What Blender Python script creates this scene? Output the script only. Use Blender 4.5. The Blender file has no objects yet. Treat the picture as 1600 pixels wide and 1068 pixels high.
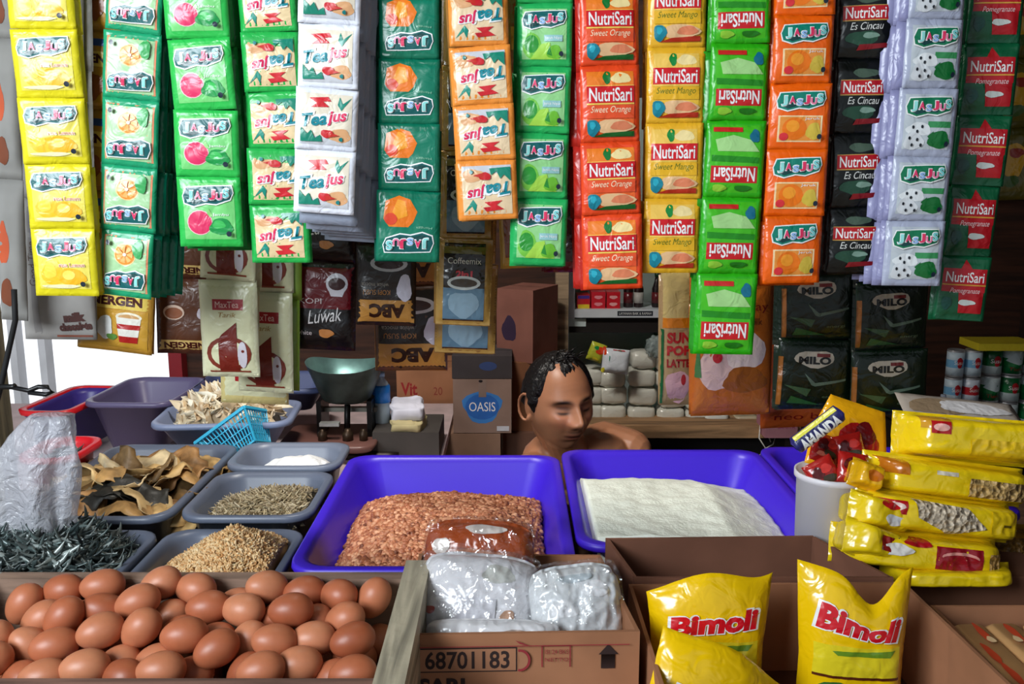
import bpy, bmesh, math, random
import numpy as np
from mathutils import Vector, Matrix, Euler, noise
from mathutils.geometry import tessellate_polygon
R = math.radians
rnd = random.Random(7)
COL = bpy.context.scene.collection
SC = bpy.context.scene
# ---------------------------------------------------------------- camera
TILT = R(10.5); F = 1400.0; CH = 1.5
cam = bpy.data.cameras.new('camera'); camo = bpy.data.objects.new('camera', cam); COL.objects.link(camo)
cam.lens = F / 1600 * 36; cam.sensor_width = 36; cam.clip_start = 0.02
camo.location = (0, 0, CH); camo.rotation_euler = (math.pi / 2 - TILT, 0, 0)
SC.camera = camo
# ---------------------------------------------------------------- world, lamps, exposure
w = bpy.data.worlds.new('sky'); SC.world = w; w.use_nodes = True
bg = w.node_tree.nodes['Background']; bg.inputs[0].default_value = (.80, .90, 1.0, 1); bg.inputs[1].default_value = .34
def area(name, loc, aim, sx, sy, e, col):
    l = bpy.data.lights.new(name, 'AREA'); l.shape = 'RECTANGLE'; l.size = sx; l.size_y = sy; l.energy = e; l.color = col
    o = bpy.data.objects.new(name, l); COL.objects.link(o); o.location = loc
    o.rotation_euler = (Vector(aim) - Vector(loc)).to_track_quat('-Z', 'Y').to_euler(); return o
area('daylight_opening', (-1.35, -.45, 2.1), (-.35, 1.35, 1.0), 1.1, .8, 55, (.86, .94, 1))
area('added_fill', (-.35, 1.70, 2.2), (.15, 2.3, .8), .35, .12, 15, (1, .95, .88))  # added light with no visible source, brightens the man and the goods behind
sl = bpy.data.lights.new('sun', 'SUN'); sl.energy = 6; sl.angle = R(2); slo = bpy.data.objects.new('sun', sl); COL.objects.link(slo); slo.rotation_euler = (R(35), 0, R(-12))
SC.view_settings.view_transform = 'Standard'; SC.view_settings.look = 'None'
SC.view_settings.exposure = 0.15; SC.view_settings.gamma = 1; SC.view_settings.use_curve_mapping = False

# ---------------------------------------------------------------- measuring
ct, st = math.cos(TILT), math.sin(TILT)
def ray(px, py):
    a = (px - 800) / F; k = (534 - py) / F
    return Vector((a, ct + k * st, -st + k * ct))
def W(px, py, Y):
    d = ray(px, py); return Vector((0, 0, CH)) + d * (Y / d.y)
def WZ(px, py, z):
    d = ray(px, py); return Vector((0, 0, CH)) + d * ((z - CH) / d.z)
# ---------------------------------------------------------------- materials
MC = {}
def lin(c):
    return tuple(((v / 255) / 12.92 if v / 255 <= .04045 else ((v / 255 + .055) / 1.055) ** 2.4) for v in c[:3]) + (1,)
def M(c, kind='foil'):
    key = (tuple(c), kind)
    if key in MC: return MC[key]
    m = bpy.data.materials.new('%s_%d_%d_%d' % ((kind,) + tuple(c))); m.use_nodes = True
    nt = m.node_tree; N = nt.nodes; L = nt.links; b = N['Principled BSDF']
    col = lin(c); b.inputs['Base Color'].default_value = col
    def node(t, **k):
        n = N.new(t)
        for a, v in k.items(): n.inputs[a].default_value = v
        return n
    geo = N.new('ShaderNodeNewGeometry'); tc = N.new('ShaderNodeTexCoord')
    def vary(scale, amt, src=None, detail=3, dark=None):
        nz = node('ShaderNodeTexNoise', Scale=scale, Detail=detail); L.new(src or tc.outputs['Object'], nz.inputs['Vector'])
        mx = N.new('ShaderNodeMix'); mx.data_type = 'RGBA'
        d = dark or tuple(x * (1 - amt) for x in col[:3]) + (1,)
        mx.inputs[6].default_value = d; mx.inputs[7].default_value = tuple(min(1, x * (1 + amt * .5)) for x in col[:3]) + (1,)
        rp = N.new('ShaderNodeMapRange'); rp.inputs[1].default_value = .35; rp.inputs[2].default_value = .65
        L.new(nz.outputs['Fac'], rp.inputs[0]); L.new(rp.outputs[0], mx.inputs[0]); L.new(mx.outputs[2], b.inputs['Base Color']); return mx
    def bump(scale, strength, dist, src=None, detail=3, kindn='ShaderNodeTexNoise', distort=0):
        nz = N.new(kindn); nz.inputs['Scale'].default_value = scale
        if kindn == 'ShaderNodeTexNoise': nz.inputs['Detail'].default_value = detail; nz.inputs['Distortion'].default_value = distort
        L.new(src or tc.outputs['Object'], nz.inputs['Vector'])
        bp = node('ShaderNodeBump', Strength=strength, Distance=dist)
        L.new(nz.outputs[0], bp.inputs['Height']); L.new(bp.outputs[0], b.inputs['Normal']); return bp
    def island(cols):
        rp = N.new('ShaderNodeValToRGB'); cr = rp.color_ramp
        while len(cr.elements) < len(cols): cr.elements.new(.5)
        for i, cc in enumerate(cols): cr.elements[i].position = i / (len(cols) - 1); cr.elements[i].color = lin(cc)
        L.new(geo.outputs['Random Per Island'], rp.inputs[0]); L.new(rp.outputs[0], b.inputs['Base Color'])
    S = lambda k, v: b.inputs.__getitem__(k).__setattr__('default_value', v)
    if kind == 'foil':
        S('Roughness', .3); S('Specular IOR Level', .6); bump(42, .55, .004, geo.outputs['Position'], 2, distort=1.2)
    elif kind == 'crinkle':
        S('Roughness', .2); S('Specular IOR Level', .75); bump(38, .6, .005, geo.outputs['Position'], 2, distort=.7)
    elif kind == 'metalfoil':
        S('Roughness', .3); S('Metallic', .7); bump(50, .7, .005, geo.outputs['Position'], 2, distort=1)
    elif kind == 'plastic':
        S('Roughness', .38); bump(60, .05, .002)
    elif kind == 'matte':
        S('Roughness', .75); vary(14, .15)
    elif kind == 'card':
        S('Roughness', .85); S('Specular IOR Level', .2); vary(9, .16); bump(120, .15, .001)
    elif kind in ('wood', 'woody', 'woodz'):
        mp = N.new('ShaderNodeMapping'); mp.inputs['Scale'].default_value = {'wood': (.16, 1.6, 1.6), 'woody': (1.6, .16, 1.6), 'woodz': (1.6, 1.6, .16)}[kind]; L.new(tc.outputs['Object'], mp.inputs[0])
        wv = node('ShaderNodeTexNoise', Scale=26, Detail=6, Distortion=.6); L.new(mp.outputs[0], wv.inputs['Vector'])
        rp = N.new('ShaderNodeValToRGB'); rp.color_ramp.elements[0].position = .36; rp.color_ramp.elements[1].position = .66
        rp.color_ramp.elements[0].color = tuple(x * .4 for x in col[:3]) + (1,); rp.color_ramp.elements[1].color = tuple(min(1, x * 1.15) for x in col[:3]) + (1,)
        L.new(wv.outputs['Fac'], rp.inputs[0]); L.new(rp.outputs[0], b.inputs['Base Color']); S('Roughness', .8)
        bump(40, .4, .003)
    elif kind == 'metal':
        S('Metallic', .6); S('Roughness', .42); vary(18, .35)
    elif kind == 'paint':
        S('Roughness', .35); vary(8, .1)
    elif kind == 'powder':
        S('Roughness', .95); S('Specular IOR Level', .1); bump(160, .5, .004, detail=5); vary(20, .05)
    elif kind == 'bag':
        S('Roughness', .2); S('Specular IOR Level', .9); bump(34, 1, .010, geo.outputs['Position'], 4, distort=1.5); S('Alpha', .55)
    elif kind == 'film':     # clear plastic film
        tr = N.new('ShaderNodeBsdfTransparent'); gl = node('ShaderNodeBsdfGlossy', Roughness=.12); ms = N.new('ShaderNodeMixShader')
        ms.inputs[0].default_value = .16; L.new(tr.outputs[0], ms.inputs[1]); L.new(gl.outputs[0], ms.inputs[2]); L.new(ms.outputs[0], N['Material Output'].inputs[0])
        bp = node('ShaderNodeBump', Strength=1, Distance=.01); nz = node('ShaderNodeTexNoise', Scale=22, Detail=3, Distortion=2)
        L.new(geo.outputs['Position'], nz.inputs['Vector']); L.new(nz.outputs[0], bp.inputs['Height']); L.new(bp.outputs[0], gl.inputs['Normal'])
    elif kind == 'glass':
        S('Transmission Weight', .85); S('Roughness', .08); S('IOR', 1.3)
    elif kind == 'egg':
        oi = N.new('ShaderNodeObjectInfo'); rp = N.new('ShaderNodeValToRGB'); cr = rp.color_ramp
        cr.elements.new(.5); cc = [(166, 88, 56), (192, 110, 74), (210, 136, 98)]
        for i in range(3): cr.elements[i].position = i / 2; cr.elements[i].color = lin(cc[i])
        L.new(oi.outputs['Random'], rp.inputs[0])
        nz = node('ShaderNodeTexNoise', Scale=60, Detail=5); L.new(tc.outputs['Object'], nz.inputs['Vector'])
        mx = N.new('ShaderNodeMix'); mx.data_type = 'RGBA'; mx.blend_type = 'MULTIPLY'; mx.inputs[0].default_value = .25
        L.new(rp.outputs[0], mx.inputs[6]); L.new(nz.outputs['Fac'], mx.inputs[7]); L.new(mx.outputs[2], b.inputs['Base Color'])
        S('Roughness', .42); S('Subsurface Weight', .08); S('Subsurface Radius', (.01, .005, .003)); bump(180, .12, .001)
    elif kind == 'eggpink': S('Roughness', .42); bump(180, .12, .001)
    elif kind == 'peanut': island([(110, 58, 38), (166, 96, 62), (190, 122, 86), (222, 164, 126), (150, 82, 54), (200, 136, 98)]); S('Roughness', .5)
    elif kind == 'anchovy': island([(92, 80, 58), (150, 134, 104), (176, 160, 126), (120, 100, 72), (196, 182, 152)]); S('Roughness', .45)
    elif kind == 'shrimp': island([(214, 170, 112), (232, 196, 144), (240, 214, 170), (222, 176, 120), (196, 142, 84)]); S('Roughness', .7)
    elif kind == 'darkfish': island([(22, 26, 28), (54, 66, 66), (110, 126, 124), (30, 36, 38), (176, 186, 182), (40, 50, 50)]); S('Roughness', .3); S('Metallic', .25); bump(50, .4, .003)
    elif kind == 'cracker': island([(226, 206, 170), (240, 228, 200), (206, 176, 134), (246, 240, 222), (190, 160, 120)]); S('Roughness', .7)
    elif kind == 'driedfish': vary(22, .6, detail=6); S('Roughness', .55); bump(50, .5, .004)
    elif kind == 'noodle': vary(150, .55, detail=2); bump(110, 1, .008, kindn='ShaderNodeTexVoronoi'); S('Roughness', .5)
    elif kind == 'hair': S('Roughness', .45); bump(160, .8, .004, detail=2)
    elif kind == 'skin':
        at = N.new('ShaderNodeVertexColor'); at.layer_name = 'pigment_shade'; nz = node('ShaderNodeTexNoise', Scale=30, Detail=5)
        L.new(tc.outputs['Object'], nz.inputs['Vector']); mx = N.new('ShaderNodeMix'); mx.data_type = 'RGBA'; mx.blend_type = 'MULTIPLY'; mx.inputs[0].default_value = .3
        L.new(at.outputs[0], mx.inputs[6]); L.new(nz.outputs['Fac'], mx.inputs[7]); L.new(mx.outputs[2], b.inputs['Base Color'])
        S('Roughness', .42); S('Subsurface Weight', .12); S('Subsurface Radius', (.012, .006, .004)); bump(220, .1, .001)
    m.diffuse_color = col; MC[key] = m; return m
# ---------------------------------------------------------------- objects
def tag(o, label=None, cat=None, group=None, kind=None):
    if label: o['label'] = label
    if cat: o['category'] = cat
    if group: o['group'] = group
    if kind: o['kind'] = kind
    return o
def empty(name, loc, label=None, cat=None, group=None, rz=0):
    o = bpy.data.objects.new(name, None); COL.objects.link(o); o.location = loc; o.rotation_euler = (0, 0, rz); o.empty_display_size = .05
    o['_m'] = 0; del o['_m']
    return tag(o, label, cat, group)
def wm(o):
    m = Matrix.LocRotScale(o.location, o.rotation_euler, o.scale)
    return wm(o.parent) @ m if o.parent else m
class MB:
    """collects geometry for ONE mesh"""
    def __init__(s): s.v = []; s.f = []; s.m = []; s.mats = []; s.flat = set()
    def mi(s, m):
        if m not in s.mats: s.mats.append(m)
        return s.mats.index(m)
    def add(s, vs, fs, m, X=None, flat=False):
        o = len(s.v); i = s.mi(m)
        s.v += [tuple(X @ Vector(v)) for v in vs] if X is not None else [tuple(v) for v in vs]
        for f in fs:
            if flat: s.flat.add(len(s.f))
            s.f.append(tuple(o + k for k in f)); s.m.append(i)
        return s
    def box(s, x0, x1, y0, y1, z0, z1, m, X=None):
        vs = [(x, y, z) for x in (x0, x1) for y in (y0, y1) for z in (z0, z1)]
        return s.add(vs, [(0, 1, 3, 2), (4, 6, 7, 5), (0, 4, 5, 1), (2, 3, 7, 6), (0, 2, 6, 4), (1, 5, 7, 3)], m, X, True)
    def bar(s, a, b, wd, m, ht=None):
        a, b = Vector(a), Vector(b); d = b - a; q = d.to_track_quat('Z', 'Y').to_matrix().to_4x4(); h = ht or wd
        return s.box(-wd / 2, wd / 2, -h / 2, h / 2, 0, d.length, m, Matrix.Translation(a) @ q)
    def tube(s, pts, r, m, n=8):
        pts = [Vector(p) for p in pts]; rs = r if isinstance(r, (list, tuple)) else [r] * len(pts); vs = []; fs = []
        for i, p in enumerate(pts):
            d = (pts[min(i + 1, len(pts) - 1)] - pts[max(i - 1, 0)]); q = d.to_track_quat('Z', 'Y')
            for k in range(n):
                a = 2 * math.pi * k / n; vs.append(p + q @ Vector((math.cos(a) * rs[i], math.sin(a) * rs[i], 0)))
        for i in range(len(pts) - 1):
            for k in range(n): fs.append((i * n + k, i * n + (k + 1) % n, (i + 1) * n + (k + 1) % n, (i + 1) * n + k))
        fs.append(tuple(range(n))[::-1]); fs.append(tuple((len(pts) - 1) * n + k for k in range(n)))
        return s.add(vs, fs, m)
    def lathe(s, prof, m, X=None, n=24, mfn=None):
        vs = []; 
        for (r_, z) in prof:
            for k in range(n): a = 2 * math.pi * k / n; vs.append((r_ * math.cos(a), r_ * math.sin(a), z))
        o = len(s.v); s.v += [tuple(X @ Vector(v)) if X is not None else v for v in vs]
        for i in range(len(prof) - 1):
            mm = mfn(i) if mfn else m
            for k in range(n):
                s.f.append((o + i * n + k, o + i * n + (k + 1) % n, o + (i + 1) * n + (k + 1) % n, o + (i + 1) * n + k)); s.m.append(s.mi(mm))
        s.f.append(tuple(o + k for k in range(n))[::-1]); s.m.append(s.mi(mfn(0) if mfn else m))
        s.f.append(tuple(o + (len(prof) - 1) * n + k for k in range(n))); s.m.append(s.mi(mfn(len(prof) - 2) if mfn else m))
        return s
    def loops(s, loops, m, close0=True, close1=True, X=None):
        n = len(loops[0]); vs = [p for l in loops for p in l]; fs = []
        for i in range(len(loops) - 1):
            for k in range(n): fs.append((i * n + k, i * n + (k + 1) % n, (i + 1) * n + (k + 1) % n, (i + 1) * n + k))
        if close0: fs.append(tuple(range(n))[::-1])
        if close1: fs.append(tuple((len(loops) - 1) * n + k for k in range(n)))
        return s.add(vs, fs, m, X)
    def mesh(s, name):
        me = bpy.data.meshes.new(name); me.from_pydata(s.v, [], s.f)
        for m in s.mats: me.materials.append(m)
        me.polygons.foreach_set('material_index', s.m)
        sm = [i not in s.flat for i in range(len(s.f))]; me.polygons.foreach_set('use_smooth', sm); me.update(); return me
    def build(s, name, parent=None, loc=None, world=True, fix=True):
        """vertices are in world space unless loc given; with a parent they are brought into its frame"""
        me = s.mesh(name); o = bpy.data.objects.new(name, me); COL.objects.link(o)
        if fix:
            bm = bmesh.new(); bm.from_mesh(me); bmesh.ops.recalc_face_normals(bm, faces=bm.faces); bm.to_mesh(me); bm.free()
        if parent is not None:
            o.parent = parent
            if world: me.transform(wm(parent).inverted())
        elif world and loc is None:
            c = np.array(s.v); cx, cy, z0 = c[:, 0].mean(), c[:, 1].mean(), c[:, 2].min()
            me.transform(Matrix.Translation((-cx, -cy, -z0))); o.location = (cx, cy, z0)
        if loc is not None: o.location = loc
        return o
# ---------------------------------------------------------------- flat printing mapped on curved faces
TX = {}
def txt(s, shear=0, bold=0):
    k = (s, shear, bold)
    if k in TX: return TX[k]
    cu = bpy.data.curves.new('t', 'FONT'); cu.body = s; cu.shear = shear; cu.offset = bold; cu.resolution_u = 3; cu.fill_mode = 'FRONT' if hasattr(cu, 'fill_mode') else 'FRONT'
    o = bpy.data.objects.new('t', cu); COL.objects.link(o)
    dg = bpy.context.evaluated_depsgraph_get(); e = o.evaluated_get(dg); me = e.to_mesh(); me.calc_loop_triangles()
    v = [(a.co.x, a.co.y) for a in me.vertices]; t = [tuple(l.vertices) for l in me.loop_triangles]; e.to_mesh_clear()
    bpy.data.objects.remove(o); bpy.data.curves.remove(cu)
    x0 = min(a[0] for a in v); x1 = max(a[0] for a in v); y0 = min(a[1] for a in v); y1 = max(a[1] for a in v)
    v = [((a[0] - x0) / (x1 - x0) - .5, (a[1] - y0) / (y1 - y0) - .5) for a in v]
    TX[k] = (v, t); return TX[k]
def split(tris, L, w, h):
    out = []; st_ = [(t, 0) for t in tris]
    while st_:
        t, d = st_.pop()
        e = [math.hypot((t[i][0] - t[(i + 1) % 3][0]) * w / 2, (t[i][1] - t[(i + 1) % 3][1]) * h / 2) for i in range(3)]
        i = e.index(max(e))
        if e[i] <= L or d > 14: out.append(t); continue
        a, b, c = t[i], t[(i + 1) % 3], t[(i + 2) % 3]; m = ((a[0] + b[0]) / 2, (a[1] + b[1]) / 2)
        st_ += [((a, m, c), d + 1), ((m, b, c), d + 1)]
    return out
def art_add(mb, art, fn, w, h, L=.008, kind='foil'):
    for li, a in enumerate(art):
        t = a[0]; c = a[1]; tr = []
        if t == 'r':
            x0, y0, x1, y1 = a[2:6]; tr = [((x0, y0), (x1, y0), (x1, y1)), ((x0, y0), (x1, y1), (x0, y1))]
        elif t in 'eb':
            cx, cy, rx, ry = a[2:6]; n = 18; a0, a1 = (a[6], a[7]) if len(a) > 7 else (0, 360)
            P = []
            for i in range(n + 1):
                g = R(a0 + (a1 - a0) * i / n); q = 1 + (.09 * math.sin(g * 3 + cx * 9) + .05 * math.sin(g * 5 + cy * 7) if t == 'b' and i < n else 0)
                P.append((cx + rx * q * math.cos(g), cy + ry * q * math.sin(g)))
            if t == 'b': P[-1] = P[0]
            tr = [((cx, cy), P[i], P[i + 1]) for i in range(n)]
        elif t == 'p':
            P = a[2]; ts = tessellate_polygon([[Vector((x, y, 0)) for x, y in P]]); tr = [tuple(P[i] for i in q) for q in ts]
        elif t == 't':
            s, cx, cy, tw, th = a[2:7]; o = a[7] if len(a) > 7 else {}
            v, ts = txt(s, o.get('shear', 0), o.get('bold', 0)); g = R(o.get('rot', 0)); cg, sg = math.cos(g), math.sin(g)
            asp = w / h
            arc = o.get('arc', 0)
            P = []
            for x, y in v:
                X = x * tw; Yv = y * th + arc * (x * x * 4)
                P.append((cx + X * cg - Yv * sg / asp, cy + X * sg * asp + Yv * cg))
            tr = [tuple(P[i] for i in q) for q in ts]
        tr = split(tr, L, w, h); idx = {}; vs = []; fs = []
        for q in tr:
            f = []
            for p in q:
                k = (round(p[0], 5), round(p[1], 5))
                if k not in idx: idx[k] = len(vs); vs.append(fn(p[0], p[1], li + 1))
                f.append(idx[k])
            if len(set(f)) == 3:
                if (Vector(vs[f[1]]) - Vector(vs[f[0]])).cross(Vector(vs[f[2]]) - Vector(vs[f[0]])).y > 0: f = f[::-1]
                fs.append(tuple(f))
        mb.add(vs, fs, M(c, a[-1] if isinstance(a[-1], str) and a[-1] in ('crinkle', 'noodle', 'metalfoil', 'matte', 'powder') else kind))
EPS = .00022
def pack_mb(w, h, t, base, art=(), seed=0, ms=.06, mt=.1, p=4, q=.6, crk=.0012, warp=None, kind='foil', nu=16, nv=18, mb=None, X=None, L=.008, cs=28, back=None):
    off = Vector((seed * 3.17, seed * 1.31, seed * 7.7))
    def fn(u, v, l=0, side=1):
        au = min(1, abs(u) / (1 - ms)); av = min(1, abs(v) / (1 - mt))
        pf = max(0, (1 - au ** p) * (1 - av ** p)) ** q
        q1 = Vector((u * w * cs, v * h * cs, 0)) + off; q2 = Vector((u * w * cs * 2.3, v * h * cs * 1.7, 5)) + off
        n1 = noise.noise(q1) + .5 * noise.noise(q2)
        if kind == 'crinkle': n1 = .5 * n1 + .9 * (abs(noise.noise(q2)) + .6 * abs(noise.noise(q1 * 1.6)) - .4)
        y = -side * t / 2 * pf + crk * n1 - ((EPS * l * (2.2 if kind == 'crinkle' else 1) + (.0004 if l and kind == 'crinkle' else 0)) if side > 0 else 0) - side * .0002
        x, z = u * w / 2, v * h / 2
        if warp: x, y, z = warp(u, v, x, y, z)
        V = Vector((x, y, z)); return tuple(X @ V) if X is not None else tuple(V)
    mb = mb or MB(); m = M(base, kind)
    crk0 = crk
    vs = []; fs = []
    for s in (1, -1):
        for j in range(nv + 1):
            for i in range(nu + 1): vs.append(fn(-1 + 2 * i / nu, -1 + 2 * j / nv, 0, s))
    K = (nu + 1) * (nv + 1)
    for j in range(nv):
        for i in range(nu):
            a = j * (nu + 1) + i; fs.append((a, a + 1, a + nu + 2, a + nu + 1)); fs.append((K + a, K + a + nu + 1, K + a + nu + 2, K + a + 1))
    ring = [i for i in range(nu + 1)] + [j * (nu + 1) + nu for j in range(1, nv + 1)] + [nv * (nu + 1) + i for i in range(nu - 1, -1, -1)] + [j * (nu + 1) for j in range(nv - 1, 0, -1)]
    for k in range(len(ring)):
        a, b = ring[k], ring[(k + 1) % len(ring)]; fs.append((b, a, K + a, K + b))
    mb.add(vs, fs, m)
    art_add(mb, art, fn, w, h, .004 if kind == 'crinkle' else L, kind)
    return mb
def pack(name, w, h, t, base, art=(), X=Matrix(), parent=None, label=None, cat=None, group=None, **k):
    """one sealed plastic pack; X places it (local x right, z up, -y the printed side)"""
    me = pack_mb(w, h, t, base, art, **k).mesh(name); o = bpy.data.objects.new(name, me); COL.objects.link(o)
    loc, rot, sc = X.decompose(); o.location = loc; o.rotation_euler = rot.to_euler(); o.scale = sc
    if parent is not None:
        o.parent = parent; Y = wm(parent).inverted() @ X; loc, rot, sc = Y.decompose(); o.location = loc; o.rotation_euler = rot.to_euler(); o.scale = sc
    return tag(o, label, cat, group)
def TR(loc, rx=0, ry=0, rz=0, s=1): return Matrix.Translation(loc) @ Euler((R(rx), R(ry), R(rz))).to_matrix().to_4x4() @ Matrix.Scale(s, 4)
def put(o, X, parent=None):
    if parent is not None: o.parent = parent; X = wm(parent).inverted() @ X
    l, r, s = X.decompose(); o.location = l; o.rotation_euler = r.to_euler(); o.scale = s; return o
def rrect(x0, x1, y0, y1, z, r, n=5):
    P = []
    for (cx, cy, a0) in ((x1 - r, y1 - r, 0), (x0 + r, y1 - r, 90), (x0 + r, y0 + r, 180), (x1 - r, y0 + r, 270)):
        for i in range(n + 1): a = R(a0 + 90 * i / n); P.append((cx + r * math.cos(a), cy + r * math.sin(a), z))
    return P
# ================================================================ the setting
def struct(name, mb): return tag(mb.build(name), kind='structure')
BW = 3.05
struct('floor', MB().box(-3.6, 3.2, -4.5, BW + .1, -.1, 0, M((92, 84, 76), 'card')))
b = MB(); bwc = M((70, 38, 22), 'wood')
zA, zB = .55, 1.42; xA, xB = -1.85, -1.13
b.box(-2.6, xA, BW, BW + .08, 0, 2.5, bwc); b.box(xB, 2.2, BW, BW + .08, 0, 2.5, bwc); b.box(xA, xB, BW, BW + .08, 0, zA, bwc); b.box(xA, xB, BW, BW + .08, zB, 2.5, bwc)
struct('wall_back', b)
struct('wall_right', MB().box(1.75, 1.83, -.4, BW, 0, 2.5, M((52, 30, 20), 'wood')))  # carried forward out of view to block sky light on the right
struct('wall_left', MB().box(-2.6, -2.52, 1.9, BW, 0, 2.5, M((120, 112, 104), 'wood')))
struct('ceiling', MB().box(-2.6, 2.2, -.5, BW + .1, 2.5, 2.56, M((88, 74, 62), 'wood')))
b = MB(); fm = M((232, 232, 236), 'paint')
for x in (xA, -1.72, -1.62): b.box(x - .012, x + .012, BW - .02, BW + .03, zA, zB, fm)
b.box(xA, xB, BW - .02, BW + .03, zA - .02, zA + .02, fm); b.box(xA, xB, BW - .02, BW + .03, zB - .02, zB + .02, fm)
b.box(xB - .045, xB, BW - .05, BW + .03, zA, zB, M((140, 24, 34), 'paint'))
struct('window_1', b)
# pale building across the lane, seen through the window
b = MB(); b.box(-3.6, -.4, 5.4, 5.5, 0, 3.2, M((238, 240, 244), 'matte'))
tag(b.build('neighbour_wall'), kind='structure')
# rails the stock hangs from
def rail(Y, z, label):
    b = MB(); b.tube([(-1.35, Y, z), (0, Y, z + .004), (1.6, Y, z)], .011, M((96, 88, 80), 'metal'))
    o = b.build('hanging_rail'); return tag(o, label, 'rail')
rail(1.2, 1.9, 'metal rail carrying the row of drink sachets nearest the customer')
rail(1.52, 1.95, 'metal rail carrying the coffee and cereal packs in the middle')
rail(1.95, 2.0, 'metal rail carrying the large packs deepest in the stall')
# counter
t = empty('market_counter', (0, 1.35, 0), 'long wooden stall counter under the trays and boxes', 'counter')
MB().box(-1.15, 1.3, .72, 1.98, .755, .785, M((104, 76, 56), 'wood')).build('counter_top', t)
MB().box(-1.15, 1.3, .72, .74, .25, .755, M((84, 62, 48), 'wood')).build('front_panel', t)
for x in (-1.1, 1.25):
    for y in (.78, 1.92): MB().box(x - .03, x + .03, y - .03, y + .03, 0, .755, M((84, 62, 48), 'wood')).build('leg', t)
t = empty('side_table', (-1.1, 2.38, 0), 'pinkish low table behind the trays by the window', 'table')
MB().box(-1.75, -.18, 2.0, 2.78, .76, .785, M((206, 184, 184), 'matte')).build('table_top', t)
for x in (-1.7, -.24):
    for y in (2.06, 2.72): MB().box(x - .025, x + .025, y - .025, y + .025, 0, .76, M((90, 70, 60), 'wood')).build('leg', t)
# wooden post, left edge
b = MB(); p0 = W(-26, 900, 1.50); p1 = W(20, 900, 1.50)
b.box(p0.x, p1.x, 1.505, 1.55, .785, 1.30, M((120, 112, 88), 'woodz')); tag(b.build('wooden_post'), 'weathered upright wooden post at the counter corner beside the plastic bag', 'post')

# ================================================================ trays
def tray(x0, x1, y0, y1, zt, dep, col, label, rim=.012, tp=.05, rz=0, kind='plastic', name='plastic_tray', cat='tray', group=None, rx=0):
    cx, cy = (x0 + x1) / 2, (y0 + y1) / 2; hx, hy = (x1 - x0) / 2, (y1 - y0) / 2; b = MB(); m = M(col, kind); r = .045; L = []
    def lp(d, z, rr): return rrect(-hx + d, hx - d, -hy + d, hy - d, z, max(.008, rr))
    th = .003
    L.append(lp(tp, 0, r * .6)); L.append(lp(rim + .002, dep - .012, r)); L.append(lp(0.002, dep - .014, r)); L.append(lp(0, dep - .010, r)); L.append(lp(.001, dep - .001, r)); L.append(lp(.004, dep, r)); L.append(lp(rim - .002, dep, r))
    L.append(lp(rim + .003, dep - .002, r)); L.append(lp(rim + .005 + th, dep - .012, r)); L.append(lp(tp + .003, .012, r * .6)); L.append(lp(tp + .012, th, r * .5))
    b.loops(L, m); X = Matrix.Translation((cx, cy, zt - dep)) @ Euler((R(rx), 0, R(rz))).to_matrix().to_4x4()
    o = b.build(name, loc=(0, 0, 0)); put(o, X); return tag(o, label, cat, group)
PUR = (66, 36, 206)
GRY = (96, 104, 122)
tray(-.352, .103, 1.30, 1.885, .9, .112, PUR, 'big purple plastic tray filled with brown peanuts', rim=.016, tp=.06)
tray(.108, .545, 1.392, 1.925, .9, .112, PUR, 'big purple plastic tray holding white flour', rim=.016, tp=.06)
tray(.55, .93, 1.52, 1.945, .9, .112, PUR, 'purple plastic tray half hidden behind the white tub', rim=.016, tp=.06)
tray(-.605, -.362, 1.245, 1.505, .885, .09, GRY, 'grey tray heaped with beige dried shrimp behind the egg crate', tp=.03)
tray(-.605, -.30, 1.525, 1.775, .9, .095, GRY, 'grey tray of small brown anchovies between shrimp and salt', tp=.035) if False else None
tray(-.605, -.362, 1.52, 1.775, .9, .095, GRY, 'grey tray of small brown anchovies between the shrimp and the salt', tp=.035)
tray(-.605, -.362, 1.785, 1.965, .905, .095, (116, 124, 142), 'grey tray with a white salt heap behind the anchovy tray', tp=.03)
tray(-.915, -.615, 1.23, 1.50, .885, .09, GRY, 'grey tray under the dark silvery fish beside the plastic bag', tp=.03)
tray(-.905, -.615, 1.515, 1.965, .9, .09, GRY, 'grey tray piled with tan dried fish slabs', tp=.03)
tray(-.86, -.53, 2.02, 2.25, .93, .07, (134, 146, 178), 'light grey tray heaped with pale crackers under the blue basket', tp=.05, rz=5)
tray(-.86, -.50, 2.30, 2.54, .945, .07, (74, 84, 122), 'dark grey-blue tray behind the cracker tray', tp=.05, rz=3)
tray(-1.075, -.845, 2.16, 2.46, .945, .13, (92, 84, 118), 'empty grey-purple basin standing by the window', tp=.045, rim=.01, rz=-2)
t = tray(-1.22, -1.085, 2.14, 2.42, .925, .12, (56, 44, 120), 'dark blue bin with a red rim left of the empty basin', tp=.02, rz=-4, name='plastic_bin', cat='bin')
b = MB(); b.loops([rrect(-.07, .07, -.143, .143, .112, .04), rrect(-.072, .072, -.145, .145, .124, .04), rrect(-.056, .056, -.13, .13, .124, .03), rrect(-.056, .056, -.13, .13, .112, .03)], M((206, 26, 34), 'plastic'), False, False)
o = b.build('rim', loc=(0, 0, 0)); o.parent = t; tag(o, 'red rim')
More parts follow.
